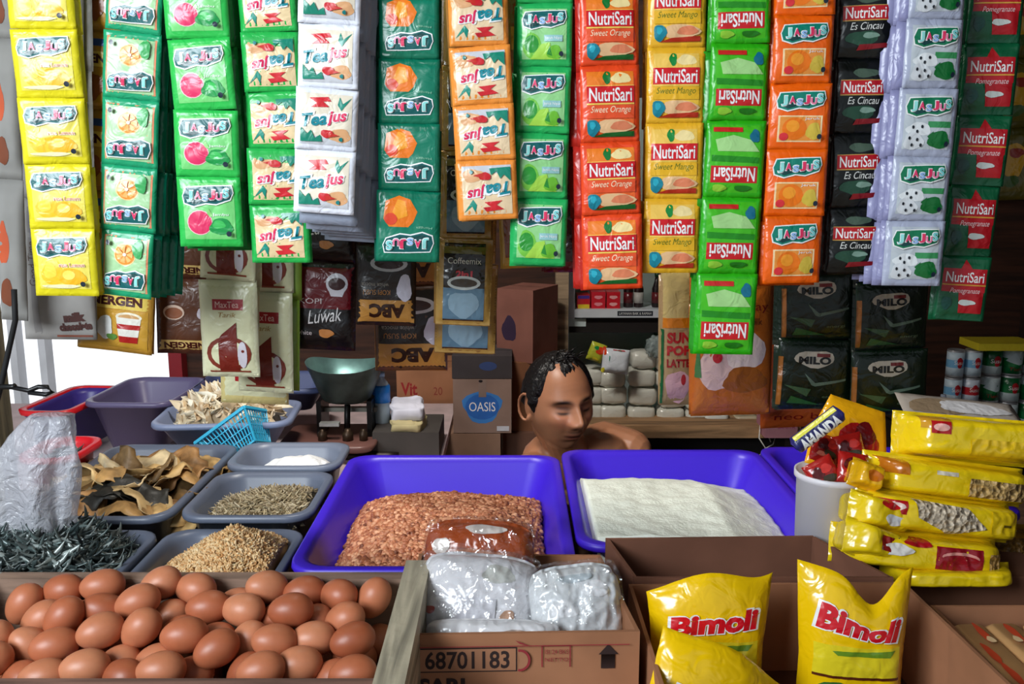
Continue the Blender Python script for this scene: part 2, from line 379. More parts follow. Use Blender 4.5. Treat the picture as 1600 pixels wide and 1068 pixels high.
# ---------------------------------------------------------------- heaps of loose goods
def heap_z(x, y, cx, cy, hx, hy, z0, hh, seed=0, pw=2.0):
    u = abs(x - cx) / hx; v = abs(y - cy) / hy; d = max(0, 1 - (u ** pw + v ** pw)); return z0 + hh * d ** .8 + .006 * noise.noise(Vector((x * 18, y * 18, seed)))
def item_ell(a, b_, c, nu=7, nv=5, bend=0):
    vs = []; fs = []
    for j in range(nv + 1):
        th = math.pi * j / nv
        for i in range(nu):
            ph = 2 * math.pi * i / nu; x = -a * math.cos(th); rr = math.sin(th)
            vs.append((x, b_ * rr * math.cos(ph), c * rr * math.sin(ph) + bend * (x / a) ** 2))
    for j in range(nv):
        for i in range(nu): fs.append((j * nu + i, j * nu + (i + 1) % nu, (j + 1) * nu + (i + 1) % nu, (j + 1) * nu + i))
    return np.array(vs), fs
def item_fish(L, hgt, th, bend=0, n=8):
    prof = [(-.5, .1), (-.44, .42), (-.3, .85), (-.1, 1), (.1, .85), (.28, .5), (.41, .16), (.5, .4)]
    vs = []; fs = []; k = 6
    for (x, s_) in prof:
        tw = th * (s_ if x < .4 else .1)
        for i in range(k): a = 2 * math.pi * i / k; vs.append((x * L, math.cos(a) * tw / 2, math.sin(a) * hgt / 2 * s_ + bend * (2 * x) ** 2))
    for j in range(len(prof) - 1):
        for i in range(k): fs.append((j * k + i, j * k + (i + 1) % k, (j + 1) * k + (i + 1) % k, (j + 1) * k + i))
    return np.array(vs), fs
def item_flake(r_, curl, seed, th=.0012):
    rr = random.Random(seed); vs = []; n = 9; fs = []
    for s_ in (1, -1):
        for ring in (0, .55, 1):
            for i in range(n if ring else 1):
                a = 2 * math.pi * i / n; q = ring * r_ * (1 + (.3 * math.sin(a * 2 + seed) + .12 * math.sin(a * 5 + seed)))
                x, y = q * math.cos(a), q * math.sin(a) * .7; vs.append((x, y, curl * (x / r_) ** 2 + curl * .4 * math.sin(y / r_ * 4 + seed) + s_ * th / 2))
    K = 1 + 2 * n
    for s_ in (0, 1):
        o = s_ * K
        for i in range(n):
            j = (i + 1) % n; f1 = (o, o + 1 + i, o + 1 + j); f2 = (o + 1 + i, o + 1 + n + i, o + 1 + n + j, o + 1 + j)
            fs += [f1, f2] if s_ == 0 else [f1[::-1], f2[::-1]]
    for i in range(n): j = (i + 1) % n; fs.append((1 + n + i, K + 1 + n + i, K + 1 + n + j, 1 + n + j))
    return np.array(vs), fs
def scatter(name, items, n, sample, mat, label, cat, base=None, basemat=None, flat=35, seed=1, kind='stuff', lift=.0, smin=.8, smax=1.2, cols=None):
    rr = random.Random(seed); V = []; Fs = []; off = 0
    for i in range(n):
        x, y, z, c = sample(rr); it, fs = items[rr.randrange(len(items))]
        e = Euler((R(rr.uniform(-flat, flat)) + (math.pi if rr.random() < .5 else 0), R(rr.uniform(-flat, flat)), rr.uniform(0, 6.283))).to_matrix()
        if rr.random() < .3 and flat > 50: e = Euler((rr.uniform(0, 6.28), rr.uniform(-.9, .9), rr.uniform(0, 6.28))).to_matrix()
        s_ = rr.uniform(smin, smax); v = it @ np.array(e).T * s_ + np.array((x, y, z + lift)); V.append(v)
        Fs += [tuple(off + k for k in f) for f in fs]; off += len(it)
    mb = MB(); mb.v = [tuple(q) for q in np.concatenate(V)]; mb.f = Fs; mb.m = [0] * len(Fs); mb.mats = [mat]
    if base: mb.add(base[0], base[1], basemat)
    o = mb.build(name, fix=False); return tag(o, label, cat, kind=kind)
def surf(x0, x1, y0, y1, zf, nx=30, ny=30, inset=0, zb=None):
    vs = []; fs = []
    for j in range(ny + 1):
        for i in range(nx + 1): x = x0 + (x1 - x0) * i / nx; y = y0 + (y1 - y0) * j / ny; vs.append((x, y, zf(x, y)))
    for j in range(ny):
        for i in range(nx): a = j * (nx + 1) + i; fs.append((a, a + 1, a + nx + 2, a + nx + 1))
    if zb is not None:
        ring = [i for i in range(nx + 1)] + [j * (nx + 1) + nx for j in range(1, ny + 1)] + [ny * (nx + 1) + i for i in range(nx - 1, -1, -1)] + [j * (nx + 1) for j in range(ny - 1, 0, -1)]
        K = len(vs)
        for a in ring: vs.append((vs[a][0], vs[a][1], zb))
        n = len(ring)
        for k in range(n): fs.append((ring[(k + 1) % n], ring[k], K + k, K + (k + 1) % n))
        fs.append(tuple(K + k for k in range(n))[::-1])
    return vs, fs
def loose(name, x0, x1, y0, y1, zf, items, n, mat, base, label, cat, seed, flat=40, zb=None, **k):
    def sm(rr):
        while 1:
            x, y = rr.uniform(x0, x1), rr.uniform(y0, y1); z = zf(x, y)
            if z > (zb or -9): return x, y, z, 0
    return scatter(name, items, n, sm, mat, label, cat, surf(x0, x1, y0, y1, lambda x, y: max((zb or -9) + .001, zf(x, y)) - .003, zb=zb), base, flat, seed, **k)
# peanuts
zf = lambda x, y: .832 + .048 * max(0, 1 - ((x + .118) / .19) ** 4) * (1 - .3 * max(0, (1.55 - y) / .3)) * max(0, 1 - ((y - 1.53) / .225) ** 6) + .010 * noise.noise(Vector((x * 11, y * 11, 2)))
loose('peanuts', -.298, .052, 1.345, 1.75, zf, [item_ell(.0085, .006, .006), item_ell(.0075, .0062, .006), item_ell(.0098, .0058, .0056)], 7600, M((150, 80, 50), 'peanut'), M((96, 46, 28), 'matte'), 'reddish brown shelled peanuts heaped in the left purple tray', 'peanuts', 3, 60, zb=.812, lift=.001)
# flour
zf2 = lambda x, y: .835 + .065 * min(1, max(0, (.54 - x) / .16)) * max(0, 1 - max(0, (y - 1.62) / .26) ** 2.5) + .012 * noise.noise(Vector((x * 7, y * 7, 9))) + .003 * noise.noise(Vector((x * 40, y * 40, 4)))
v_, f_ = surf(.145, .50, 1.425, 1.84, zf2, 60, 60, zb=.80); b = MB(); b.add(v_, f_, M((236, 240, 226), 'powder')); tag(b.build('flour'), 'smooth heap of off-white flour in the middle purple tray', 'flour', kind='stuff')
zf3 = lambda x, y: .80 + .05 * max(0, 1 - ((x - .74) / .13) ** 2) + .01 * noise.noise(Vector((x * 9, y * 9, 1)))
v_, f_ = surf(.625, .855, 1.6, 1.86, zf3, 30, 30, zb=.797); b = MB(); b.add(v_, f_, M((206, 220, 206), 'powder')); tag(b.build('starch'), 'pale greenish starch lying in the rightmost purple tray', 'starch', kind='stuff')
# salt
zf4 = lambda x, y: heap_z(x, y, -.465, 1.86, .12, .085, .83, .075, 3) + .004 * noise.noise(Vector((x * 60, y * 60, 4)))
v_, f_ = surf(-.56, -.40, 1.82, 1.93, zf4, 50, 40, zb=.818); b = MB(); b.add(v_, f_, M((240, 240, 240), 'powder')); tag(b.build('salt'), 'white salt heap in the grey tray farthest back', 'salt', kind='stuff')
# shrimp
zs = lambda x, y: .818 + .118 * max(0, 1 - math.hypot((x + .455) / .165, (y - 1.385) / .19)) ** .85 + .006 * noise.noise(Vector((x * 30, y * 30, 3)))
loose('dried_shrimp', -.575, -.388, 1.275, 1.48, zs, [item_ell(.0065, .0022, .0018, 6, 4, .003), item_ell(.0055, .0028, .0015, 6, 4, -.003), item_flake(.0045, .002, 4, .0007)], 5200, M((226, 190, 140), 'shrimp'), M((200, 156, 104), 'matte'), 'beige dried baby shrimp mounded behind the egg crate', 'dried shrimp', 5, 70, zb=.805, lift=.001)
# anchovies
za = lambda x, y: .832 + .066 * max(0, 1 - ((x + .445) / .17) ** 2 - ((y - 1.64) / .13) ** 2) ** .8 + .006 * noise.noise(Vector((x * 30, y * 30, 3)))
loose('anchovies', -.57, -.392, 1.545, 1.745, za, [item_ell(.014, .0017, .0022, 5, 6, .003), item_ell(.012, .0016, .002, 5, 6, -.002), item_fish(.026, .005, .003, .002)], 2300, M((150, 134, 104), 'anchovy'), M((96, 84, 62), 'matte'), 'small brown dried anchovies heaped in the middle grey tray', 'anchovies', 6, 45, zb=.812, lift=.002)
# dark fish
zd = lambda x, y: .82 + .105 * max(0, 1 - abs((x + .80) / .19) ** 2.4 - abs((y - 1.37) / .15) ** 2.6) ** .7 + .008 * noise.noise(Vector((x * 20, y * 20, 3)))
loose('silver_fish', -.90, -.625, 1.25, 1.48, zd, [item_fish(.058, .0095, .0055, .009), item_fish(.05, .009, .005, -.007), item_fish(.062, .009, .0055, .014), item_fish(.045, .008, .005, .004)], 1500, M((34, 44, 44), 'darkfish'), M((16, 20, 20), 'matte'), 'dark silvery dried fish piled in the left front tray', 'dried fish', 8, 40, zb=.812, lift=.004)
# crackers
zc = lambda x, y: .885 + .085 * max(0, 1 - ((x + .69) / .15) ** 2 - ((y - 2.13) / .10) ** 2) ** .8
loose('crackers', -.80, -.585, 2.065, 2.20, zc, [item_flake(.020, .012, 1), item_flake(.025, .014, 2), item_flake(.016, .01, 3), item_ell(.016, .003, .003, 6, 5, .004)], 420, M((230, 210, 176), 'cracker'), M((200, 176, 140), 'matte'), 'pale curled crackers heaped in the light grey tray', 'crackers', 9, 65, zb=.868, lift=.006)
# dried fish slabs: one object each
def slab_mesh(seed):
    rr = random.Random(seed); a, b_ = rr.uniform(.055, .078), rr.uniform(.026, .038); vs = []; fs = []; nu, nv = 16, 8; th = .004
    for s_ in (1, -1):
        for i in range(nu + 1):
            u = -1 + 2 * i / nu; wd = b_ * (max(0, 1 - abs(u) ** 2.4) ** .5 + (.5 * max(0, u - .72) / .28)) * (1 + .16 * math.sin(u * 11 + seed)) + .003
            for j in range(nv + 1):
                v = -1 + 2 * j / nv; z = .012 * math.sin(u * 2.6 + seed) + .009 * math.sin(v * 2.4 + u * 2 + seed * 2) + .006 * noise.noise(Vector((u * 3, v * 3, seed))) + s_ * th / 2 * (1 - .7 * abs(v))
                vs.append((u * a, v * wd + .006 * math.sin(u * 3 + seed), z))
    K = (nu + 1) * (nv + 1)
    for i in range(nu):
        for j in range(nv): q = i * (nv + 1) + j; fs.append((q, q + nv + 1, q + nv + 2, q + 1)); fs.append((K + q, K + q + 1, K + q + nv + 2, K + q + nv + 1))
    for i in range(nu): 
        q = i * (nv + 1); fs.append((q, K + q, K + q + nv + 1, q + nv + 1)); q += nv; fs.append((q, q + nv + 1, K + q + nv + 1, K + q))
    for j in range(nv): fs.append((j, j + 1, K + j + 1, K + j)); q = nu * (nv + 1) + j; fs.append((q, K + q, K + q + 1, q + 1))
    return vs, fs
tans = [(196, 160, 104), (178, 138, 84), (206, 176, 124), (160, 118, 72), (126, 98, 60), (214, 190, 146)]
protos = []
for i in range(10):
    v_, f_ = slab_mesh(i); mb = MB(); mb.add(v_, f_, M(tans[i % 6] if i < 8 else (46, 44, 38), 'driedfish')); protos.append(mb.mesh('dried_fish_slab'))
rr = random.Random(21)
base = MB(); zfs = lambda x, y: .825 + .055 * max(0, 1 - ((x + .76) / .15) ** 2 - ((y - 1.73) / .22) ** 2)
base.add(*surf(-.87, -.65, 1.55, 1.92, lambda x, y: zfs(x, y) - .006, 20, 20, zb=.815), M((84, 60, 38), 'driedfish')); tag(base.build('fish_scraps'), 'brown fish scraps at the bottom of the heap of dried slabs', 'fish scraps', kind='stuff')
for i in range(46):
    k = i % 8
    if i in (31, 37): k = 8
    if i == 40: k = 9
    y = rr.uniform(1.56, 1.90); x = rr.uniform(-.87, -.64)
    lay = .004 + .055 * (i / 46) ** 1.3
    if i in (31, 37, 40): x, y = -.77 + (i - 36) * .012, 1.62
    X = TR((x, y, zfs(x, y) + lay * .8 + .004), rr.uniform(-16, 22), rr.uniform(-18, 18), rr.uniform(-60, 60))
    o = bpy.data.objects.new('dried_fish_slab', protos[k]); COL.objects.link(o); put(o, X)
    if k >= 8: tag(o, 'blackish dried fish slab on the front of the tan fish heap', 'dried fish', 'blackish dried fish slabs')
    else: tag(o, 'tan curled dried fish slab in the heap behind the silvery fish', 'dried fish', 'tan dried fish slabs')
# small red basket behind the slabs
tray(-1.03, -.90, 1.76, 1.93, .93, .06, (214, 28, 40), 'small red basket behind the tan fish heap by the plastic bag', tp=.02, name='red_basket', cat='basket')
loose('small_fish', -1.0, -.93, 1.79, 1.9, lambda x, y: .912, [item_fish(.03, .007, .004, .002)], 60, M((34, 44, 44), 'darkfish'), M((40, 40, 40), 'matte'), 'little silvery fish in the small red basket', 'dried fish', 12, 30, zb=.885)

# ================================================================ egg crate and eggs
zc_ = .965
t = empty('wooden_crate', (-.36, 1.02, .785), 'open weathered wooden crate full of brown eggs', 'crate')
wd_ = (150, 122, 104)
y0, y1 = .895, 1.135; xl = -.70
xr = WZ(597, 1050, zc_).x
m = M(wd_, 'wood'); mg = M((176, 172, 162), 'wood')
MB().box(xl, xr, y1 - .004, y1 + .018, .785, zc_, m).build('back_board', t)
MB().box(xl, xr, y0 - .02, y0, .785, zc_ - .004, M((128, 92, 78), 'wood')).build('front_board', t)
MB().box(xl - .02, xl, y0 - .02, y1 + .018, .785, zc_, M((176, 172, 162), 'woody')).build('side_board', t)
MB().box(xl, xr, y0, y1, .785, .80, m).build('bottom_board', t)
b = MB(); b.box(xr - .004, xr + .030, y0 - .045, y1 + .03, .80, zc_ + .012, M((196, 184, 158), 'woody')); b.build('side_board', t)
# egg shape
vs = []; fs = []; nu, nv = 24, 18
for j in range(nv + 1):
    th = math.pi * j / nv; x = -.0285 * math.cos(th); rr_ = .0216 * math.sin(th) * (1 - .09 * math.cos(th) * 1)
    for i in range(nu): ph = 2 * math.pi * i / nu; vs.append((x, rr_ * math.cos(ph), rr_ * math.sin(ph)))
for j in range(nv):
    for i in range(nu): fs.append((j * nu + i, j * nu + (i + 1) % nu, (j + 1) * nu + (i + 1) % nu, (j + 1) * nu + i))
mb = MB(); mb.add(vs, fs, M((196, 116, 84), 'egg')); bm = bmesh.new(); bm.from_mesh(mb.mesh('egg')); bmesh.ops.remove_doubles(bm, verts=bm.verts, dist=1e-6)
egg_me = bpy.data.meshes.new('egg'); bm.to_mesh(egg_me); bm.free(); egg_me.materials.append(M((196, 116, 84), 'egg')); [setattr(p, 'use_smooth', True) for p in egg_me.polygons]
egg_pk = egg_me.copy(); egg_pk.materials.clear(); egg_pk.materials.append(M((176, 118, 118), 'eggpink'))
E = [(343,522,15),(456,575,0),(122,647,70),(232,717,40),(360,660,50),(490,690,-35),(592,660,0),(710,607,30),(893,590,0),(757,665,35),(620,722,20),(925,660,0),(1083,625,10),(1172,560,-20),
(1375,612,0),(1270,672,40),(1520,640,15),(1410,700,70),(1500,712,38),(1595,610,80),(790,750,40),(945,762,12),(1095,775,70),(1235,805,-20),(1080,700,0),(1360,780,0),(1365,880,-8),(1545,835,10),
(38,812,80),(135,810,-60),(250,850,0),(370,800,40),(410,872,25),(470,805,10),(618,785,60),(660,862,20),(600,915,10),(820,890,10),(945,885,25),(1100,905,60),(1175,930,10),(385,935,0),(220,915,0),(105,905,0),(15,920,10),(1550,950,10),(720,940,0),(1455,900,10),(520,850,30),(300,770,60),(1330,720,0),(860,830,0),(560,745,0)]
pos = []
for (zx, zy, an) in E:
    px, py = zx / 2.857, 720 + zy / 2.857
    z = .926 + .034 * max(0, min(1, (1035 - py) / 130)); p = WZ(px, py, z); pos.append([p.x, p.y, p.z, an, 1])
rr = random.Random(5)
for gx in range(12):
    for gy in range(4):
        pos.append([-.672 + gx * .048 + rr.uniform(-.006, .006), .925 + gy * .056 + rr.uniform(-.005, .005), .882, rr.uniform(0, 180), 0])
P = np.array([q[:3] for q in pos]); vis = np.array([q[4] for q in pos]); P0 = P.copy()
for it in range(120):
    for i in range(len(P)):
        d = P - P[i]; r_ = np.sqrt((d ** 2).sum(1)); r_[i] = 9
        for j in np.where(r_ < .0465)[0]:
            if vis[i] and not vis[j]: wi, wj = .15, .85
            elif vis[j] and not vis[i]: wi, wj = .85, .15
            else: wi = wj = .5
            n_ = d[j] / max(r_[j], 1e-4); pen = .0465 - r_[j]; P[i] -= n_ * pen * wi * .6; P[j] += n_ * pen * wj * .6
    P = P * .97 + P0 * .03 if it < 90 else P
    P[:, 0] = np.clip(P[:, 0], xl + .024, xr - .030); P[:, 1] = np.clip(P[:, 1], y0 + .023, y1 - .028); P[:, 2] = np.clip(P[:, 2], .826, 1.0)
for i, q in enumerate(pos):
    o = bpy.data.objects.new('egg', egg_pk if i == 32 else egg_me); COL.objects.link(o)
    o.location = P[i]; o.rotation_euler = (0, R(-q[3] * .8), R(rr.uniform(-35, 35)))
    if i == 32: tag(o, 'pinkish mauve egg lying low among the brown eggs', 'egg', 'eggs in the wooden crate')
    elif i == 0: tag(o, 'brown egg highest in the back left corner of the crate', 'egg', 'eggs in the wooden crate')
    else: tag(o, 'brown hen egg lying in the wooden crate', 'egg', 'eggs in the wooden crate')
# ================================================================ printed sachets
WH = (246, 246, 244)
def jasjus_logo(cy=.46, teal=(14, 96, 98), s=1.0, dark=(8, 66, 66)):
    A = [('p', WH, [(-.78, cy - .23), (-.45, cy - .33), (-.07, cy - .24), (.25, cy - .27), (.70, cy - .13), (.80, cy + .08), (.75, cy + .31), (.08, cy + .30), (-.71, cy + .26), (-.82, cy + .0)]),
         ('p', teal, [(-.74, cy - .2), (-.45, cy - .29), (-.08, cy - .20), (.25, cy - .23), (.68, cy - .10), (.77, cy + .08), (.72, cy + .28), (.08, cy + .27), (-.68, cy + .23), (-.79, cy + .0)]),
         ('p', dark, [(-.70, cy - .12), (-.45, cy - .24), (-.1, cy - .15), (.25, cy - .17), (.3, cy - .08), (-.6, cy - .05)])]
    pal = [(150, 226, 220), (232, 60, 110), (150, 190, 240), (226, 50, 96), (236, 120, 160), (130, 214, 214)]
    xs = [-.56, -.31, -.07, .15, .37, .58]; ys = [0, .02, -.04, .03, -.01, .08]; hs = [.34, .26, .24, .32, .24, .30]
    for i, ch in enumerate('JASJUS'):
        A.append(('t', WH, ch, xs[i], cy + ys[i], .235, hs[i] + .0, {'bold': .07}))
    for i, ch in enumerate('JASJUS'):
        A.append(('t', pal[i], ch, xs[i], cy + ys[i], .195, hs[i] - .05, {'bold': .045}))
    return A
def badge(c=(30, 44, 60)): return [('e', c, .62, -.62, .08, .08)]
def fruit_lemon(): return [('b', (252, 196, 40), -.34, -.30, .36, .38), ('b', (255, 214, 70), -.42, -.24, .2, .24), ('b', (250, 184, 34), .26, -.42, .42, .26), ('e', (255, 222, 96), .16, -.36, .2, .14), ('b', (246, 240, 190), -.1, -.70, .6, .06), ('t', WH, 'rasa Lemon', .28, -.06, .8, .13, {'bold': .05}), ('t', (240, 130, 60), 'rasa Lemon', .28, -.06, .78, .11)]
def fruit_slice(c1=(244, 150, 50), c2=(255, 190, 110), cx=0., cy=-.30): 
    A = [('e', (255, 214, 150), cx, cy, .42, .34), ('e', c1, cx, cy, .38, .31)]
    for k in range(7): A.append(('p', c2, [(cx, cy)] + [(cx + .32 * math.cos(R(k * 51.4 + a)), cy + .26 * math.sin(R(k * 51.4 + a))) for a in (8, 25, 42)]))
    return A + [('e', WH, cx, cy, .06, .05)]
def fruit_guava(): return [('e', (255, 190, 200), -.30, -.30, .40, .36), ('e', (226, 50, 100), -.30, -.30, .37, .335), ('p', (150, 220, 130), [(-.06, -.04), (.0, .1), (.12, -.12), (.02, -.14)]), ('b', (20, 150, 70), .36, -.42, .36, .24), ('b', (60, 190, 90), .30, -.36, .2, .12), ('t', WH, 'Jambu', .36, -.08, .5, .1)]
def fruit_lime(): return [('b', (120, 200, 70), -.42, -.36, .34, .40), ('e', (40, 150, 50), -.46, -.30, .26, .28), ('p', (170, 222, 80), [(-.5, -.78), (-.1, -.3), (.2, -.25), (.3, -.6), (.6, -.78)]), ('b', (110, 190, 50), .38, -.56, .28, .22), ('p', (40, 140, 50), [(.1, -.62), (.2, -.35), (.3, -.68)]), ('r', (150, 200, 200), .0, -.22, .66, -.02), ('t', WH, 'Jeruk Nipis', .33, -.12, .6, .1)]
def fruit_mango(): return [('p', (236, 120, 20), [(-.05, -.76), (.3, -.86), (.72, -.7), (.78, -.2), (.6, .02), (.0, .02), (-.15, -.12), (-.28, -.42)]), ('p', (246, 160, 40), [(.1, -.7), (.34, -.76), (.5, -.4), (.3, -.2), (.02, -.3)]), ('e', (226, 70, 40), .55, -.2, .2, .17), ('t', (140, 200, 170), 'Mangga', -.5, .02, .5, .08)]
def fruit_orange(): return [('r', (250, 220, 170), -.72, -.78, .72, .02), ('r', (240, 150, 60), -.66, -.74, .66, -.02), ('e', (244, 120, 14), -.18, -.38, .40, .34), ('e', (255, 160, 40), -.24, -.3, .22, .18), ('b', (220, 190, 70), .44, -.46, .24, .26), ('e', (226, 50, 60), -.52, -.62, .15, .12), ('t', WH, 'Jeruk', .38, -.08, .5, .1)]
def fruit_soursop(): return [('r', (60, 150, 90), .0, -.14, .8, .04), ('b', (232, 236, 238), -.3, -.2, .42, .2), ('b', (224, 228, 232), -.44, -.55, .34, .26), ('b', (18, 110, 50), .42, -.50, .38, .26), ('p', (18, 110, 50), [(0, -.4), (.2, -.25), (.2, -.6)])] + [('e', (20, 30, 40), x, y, .04, .05) for x, y in ((-.5, -.14), (-.2, -.12), (-.36, -.26), (-.6, -.46), (-.34, -.5), (-.5, -.66), (-.2, -.66))]
def JAS(base, panel, fr, band=None, cy=.46, teal=(14, 96, 98), border=None):
    A = []
    if border: A += [('r', border, -.86, -.84, .86, .84)]
    A += [('r', panel, -.80, -.78, .80, .82)] if panel else []
    A += fr + jasjus_logo(cy, teal) + badge()
    A += [('r', band, -.98, -.98, .98, -.88)] if band else []
    return A
def TEA(border, body, top=None, redtop=True):
    A = [('p', body, [(-.82, -.82), (.82, -.82), (.82, .82), (-.82, .82)])]
    A += [('b', (232, 196, 150), .3, .3, .5, .4), ('b', (240, 214, 176), -.3, -.1, .5, .4)] if False else []
    A += [('r', (206, 208, 214), -.82, -.82, .82, -.55), ('b', (226, 170, 120), .45, -.5, .36, .22)]
    if top: A += [('p', top, [(-.82, -.82), (.82, -.82), (.82, -.58), (.2, -.62), (-.3, -.5), (-.82, -.56)])]
    A += [('p', (14, 140, 120), [(.36, .48), (.48, .30), (.80, .74), (.52, .52), (.42, .74)]),
          ('p', (214, 40, 50), [(-.55, .66), (.05, .72), (.15, .58), (-.1, .56), (.1, .40), (-.5, .36), (-.3, .50)]),
          ('t', WH, 'Teajus', -.02, .03, 1.5, .52, {'shear': .3, 'bold': .09, 'rot': 8}),
          ('t', (10, 136, 150), 'Tea', -.37, -.02, .80, .42, {'shear': .3, 'bold': .03, 'rot': 8}),
          ('t', (224, 36, 90), 'jus', .35, .06, .66, .46, {'shear': .3, 'bold': .03, 'rot': 8}),
          ('p', (20, 134, 110), [(-.8, -.75), (-.1, -.72), (-.16, -.5), (-.34, -.62), (-.46, -.36), (-.58, -.5), (-.8, -.28)]),
          ('b', (206, 30, 40), .05, -.46, .2, .13), ('p', (206, 50, 40), [(.1, -.4), (.45, -.5), (.1, -.58)]), ('b', (20, 130, 130), .5, -.62, .06, .07)]
    return A
def NUT(panel, sub, subcol, body, fruit, blob=(16, 130, 150), strip=(20, 100, 40), cy=.22, leaf=(20, 120, 50)):
    A = [('r', panel, -.80, -.86, .80, .84), ('p', fruit, [(-.8, .84), (-.78, .48), (.78, .46), (.78, .84)]), ('b', (250, 226, 160), .35, .66, .34, .14), ('b', leaf, -.12, .68, .13, .17)]
    A += [('r', (250, 210, 90), -.80, cy - .24, .80, cy + .26), ('r', (214, 20, 32), -.80, cy - .20, .80, cy + .24), ('t', WH, 'NutriSari', .0, cy + .02, 1.44, .36, {'bold': .015})]
    A += [('r', body, -.80, -.38, .80, cy - .26), ('t', subcol, sub, 0, -.17, 1.36, .22, {'shear': .3})]
    A += [('b', (236, 190, 140), .15, -.60, .62, .20), ('b', (226, 130, 90), .35, -.58, .36, .12), ('p', strip, [(-.6, -.86), (.8, -.86), (.8, -.72), (-.2, -.76)]), ('b', blob, -.60, -.62, .22, .22), ('b', (40, 170, 190), -.62, -.56, .1, .1)]
    return A
DES = {}
def design(key, w, h, t, base, art, n=2, **k):
    DES[key] = ([pack_mb(w, h, t, base, art, seed=i * 5 + len(DES) * 3, mt=.15, **k).mesh('sachet') for i in range(n)], w, h, base)
sh = .086
design('lemon', .083, sh, .011, (226, 212, 30), JAS(0, (236, 220, 96), fruit_lemon()))
design('slice', .078, sh, .011, (30, 160, 110), JAS(0, (172, 214, 160), fruit_slice() + [('b', (60, 170, 90), -.5, -.5, .2, .28)], border=(240, 150, 110)))
design('guava', .083, sh, .011, (44, 190, 80), JAS(0, (120, 210, 120), fruit_guava()))
design('teag', .083, .078, .011, (40, 180, 80), TEA(0, (236, 208, 160), top=(60, 180, 90)))
design('teaw', .083, .083, .011, (236, 238, 248), TEA(0, (238, 226, 204)))
design('mango', .083, sh, .009, (6, 112, 84), [('r', (10, 122, 94), -.86, -.84, .86, .84)] + fruit_mango() + jasjus_logo(.46, (10, 90, 90)) )
design('teao', .083, .078, .011, (246, 150, 60), TEA(0, (238, 210, 170)))
design('lime', .080, sh, .011, (36, 176, 90), JAS(0, (150, 214, 140), fruit_lime()))
design('nsorange', .083, .096, .010, (240, 74, 30), NUT((244, 104, 40), 'Sweet Orange', (252, 226, 190), (238, 84, 40), (246, 130, 40)))
design('nsmango', .083, .096, .010, (240, 180, 40), NUT((246, 196, 60), 'Sweet Mango', (110, 120, 20), (236, 180, 30), (246, 200, 90), leaf=(20, 140, 60), strip=(190, 50, 30)))
nsg = [('r', (70, 190, 30), -.84, -.88, .84, .88), ('r', (206, 26, 34), -.78, .18, .80, .62), ('t', WH, 'NutriSari', 0, .4, 1.4, .36, {'bold': .02}),
       ('p', (30, 140, 24), [(-.8, .1), (.8, .06), (.8, -.1), (-.8, -.05)]), ('p', (170, 220, 140), [(-.8, -.2), (.6, -.2), (.7, -.5), (.1, -.62), (-.5, -.5)]), ('r', (206, 40, 36), -.2, -.82, .78, -.70), ('b', (14, 110, 140), -.62, -.60, .17, .17), ('b', (150, 210, 60), .5, .76, .24, .1), ('b', (24, 120, 20), -.3, .76, .3, .08)]
design('nsgreen', .083, .096, .010, (44, 176, 20), nsg)
design('jorange', .083, sh, .011, (246, 100, 10), JAS(0, None, fruit_orange(), teal=(10, 130, 110)))
nsb = [('p', (10, 14, 12), [(-.9, -.9), (.9, -.9), (.9, .9), (-.9, .9)]), ('b', (70, 90, 74), .1, .62, .5, .12), ('r', (200, 160, 80), -.82, .02, .82, .44), ('r', (190, 20, 32), -.82, .05, .82, .42), ('t', WH, 'NutriSari', 0, .24, 1.46, .30, {'bold': .01}), ('t', (220, 220, 214), 'Es Cincau', .05, -.12, 1.2, .2, {'shear': .3}), ('b', (30, 70, 50), -.1, -.45, .6, .2), ('b', (120, 150, 134), .2, -.38, .3, .08), ('p', (130, 14, 24), [(-.3, -.78), (.8, -.72), (.8, -.6), (-.2, -.62)])]
design('nsblack', .080, .094, .010, (8, 12, 12), nsb)
design('soursop', .083, sh, .011, (178, 184, 206), JAS(0, (196, 204, 210), fruit_soursop(), teal=(10, 120, 80)))  # white print greyed: deep shade on the right put into its colours
nsr = [('r', (12, 80, 50), -.9, -.98, .9, -.2), ('r', (190, 24, 36), -.86, -.1, .86, .62), ('p', (190, 30, 36), [(-.2, .62), (.0, .9), (.25, .62)]), ('p', (176, 20, 30), [(-.1, -.76), (.82, -.76), (.82, -.1), (-.2, -.1)]), ('t', WH, 'NutriSari', 0, .36, 1.5, .32, {'bold': .01}), ('r', (220, 160, 60), -.86, .10, .86, .14), ('t', (240, 200, 200), 'Pomegranate', .05, -.08, 1.2, .2, {'shear': .3}), ('b', (200, 206, 200), .15, -.42, .34, .09), ('b', (10, 70, 60), -.62, -.46, .2, .2)]
design('nsred', .083, .094, .010, (14, 92, 56), nsr)
design('nsyel', .083, .094, .010, (80, 76, 18), [('r', (96, 88, 20), -.8, -.8, .8, .8), ('b', (200, 150, 20), 0, .1, .5, .5), ('b', (150, 40, 20), .1, .3, .3, .14), ('b', (60, 90, 30), -.1, -.5, .4, .16)])
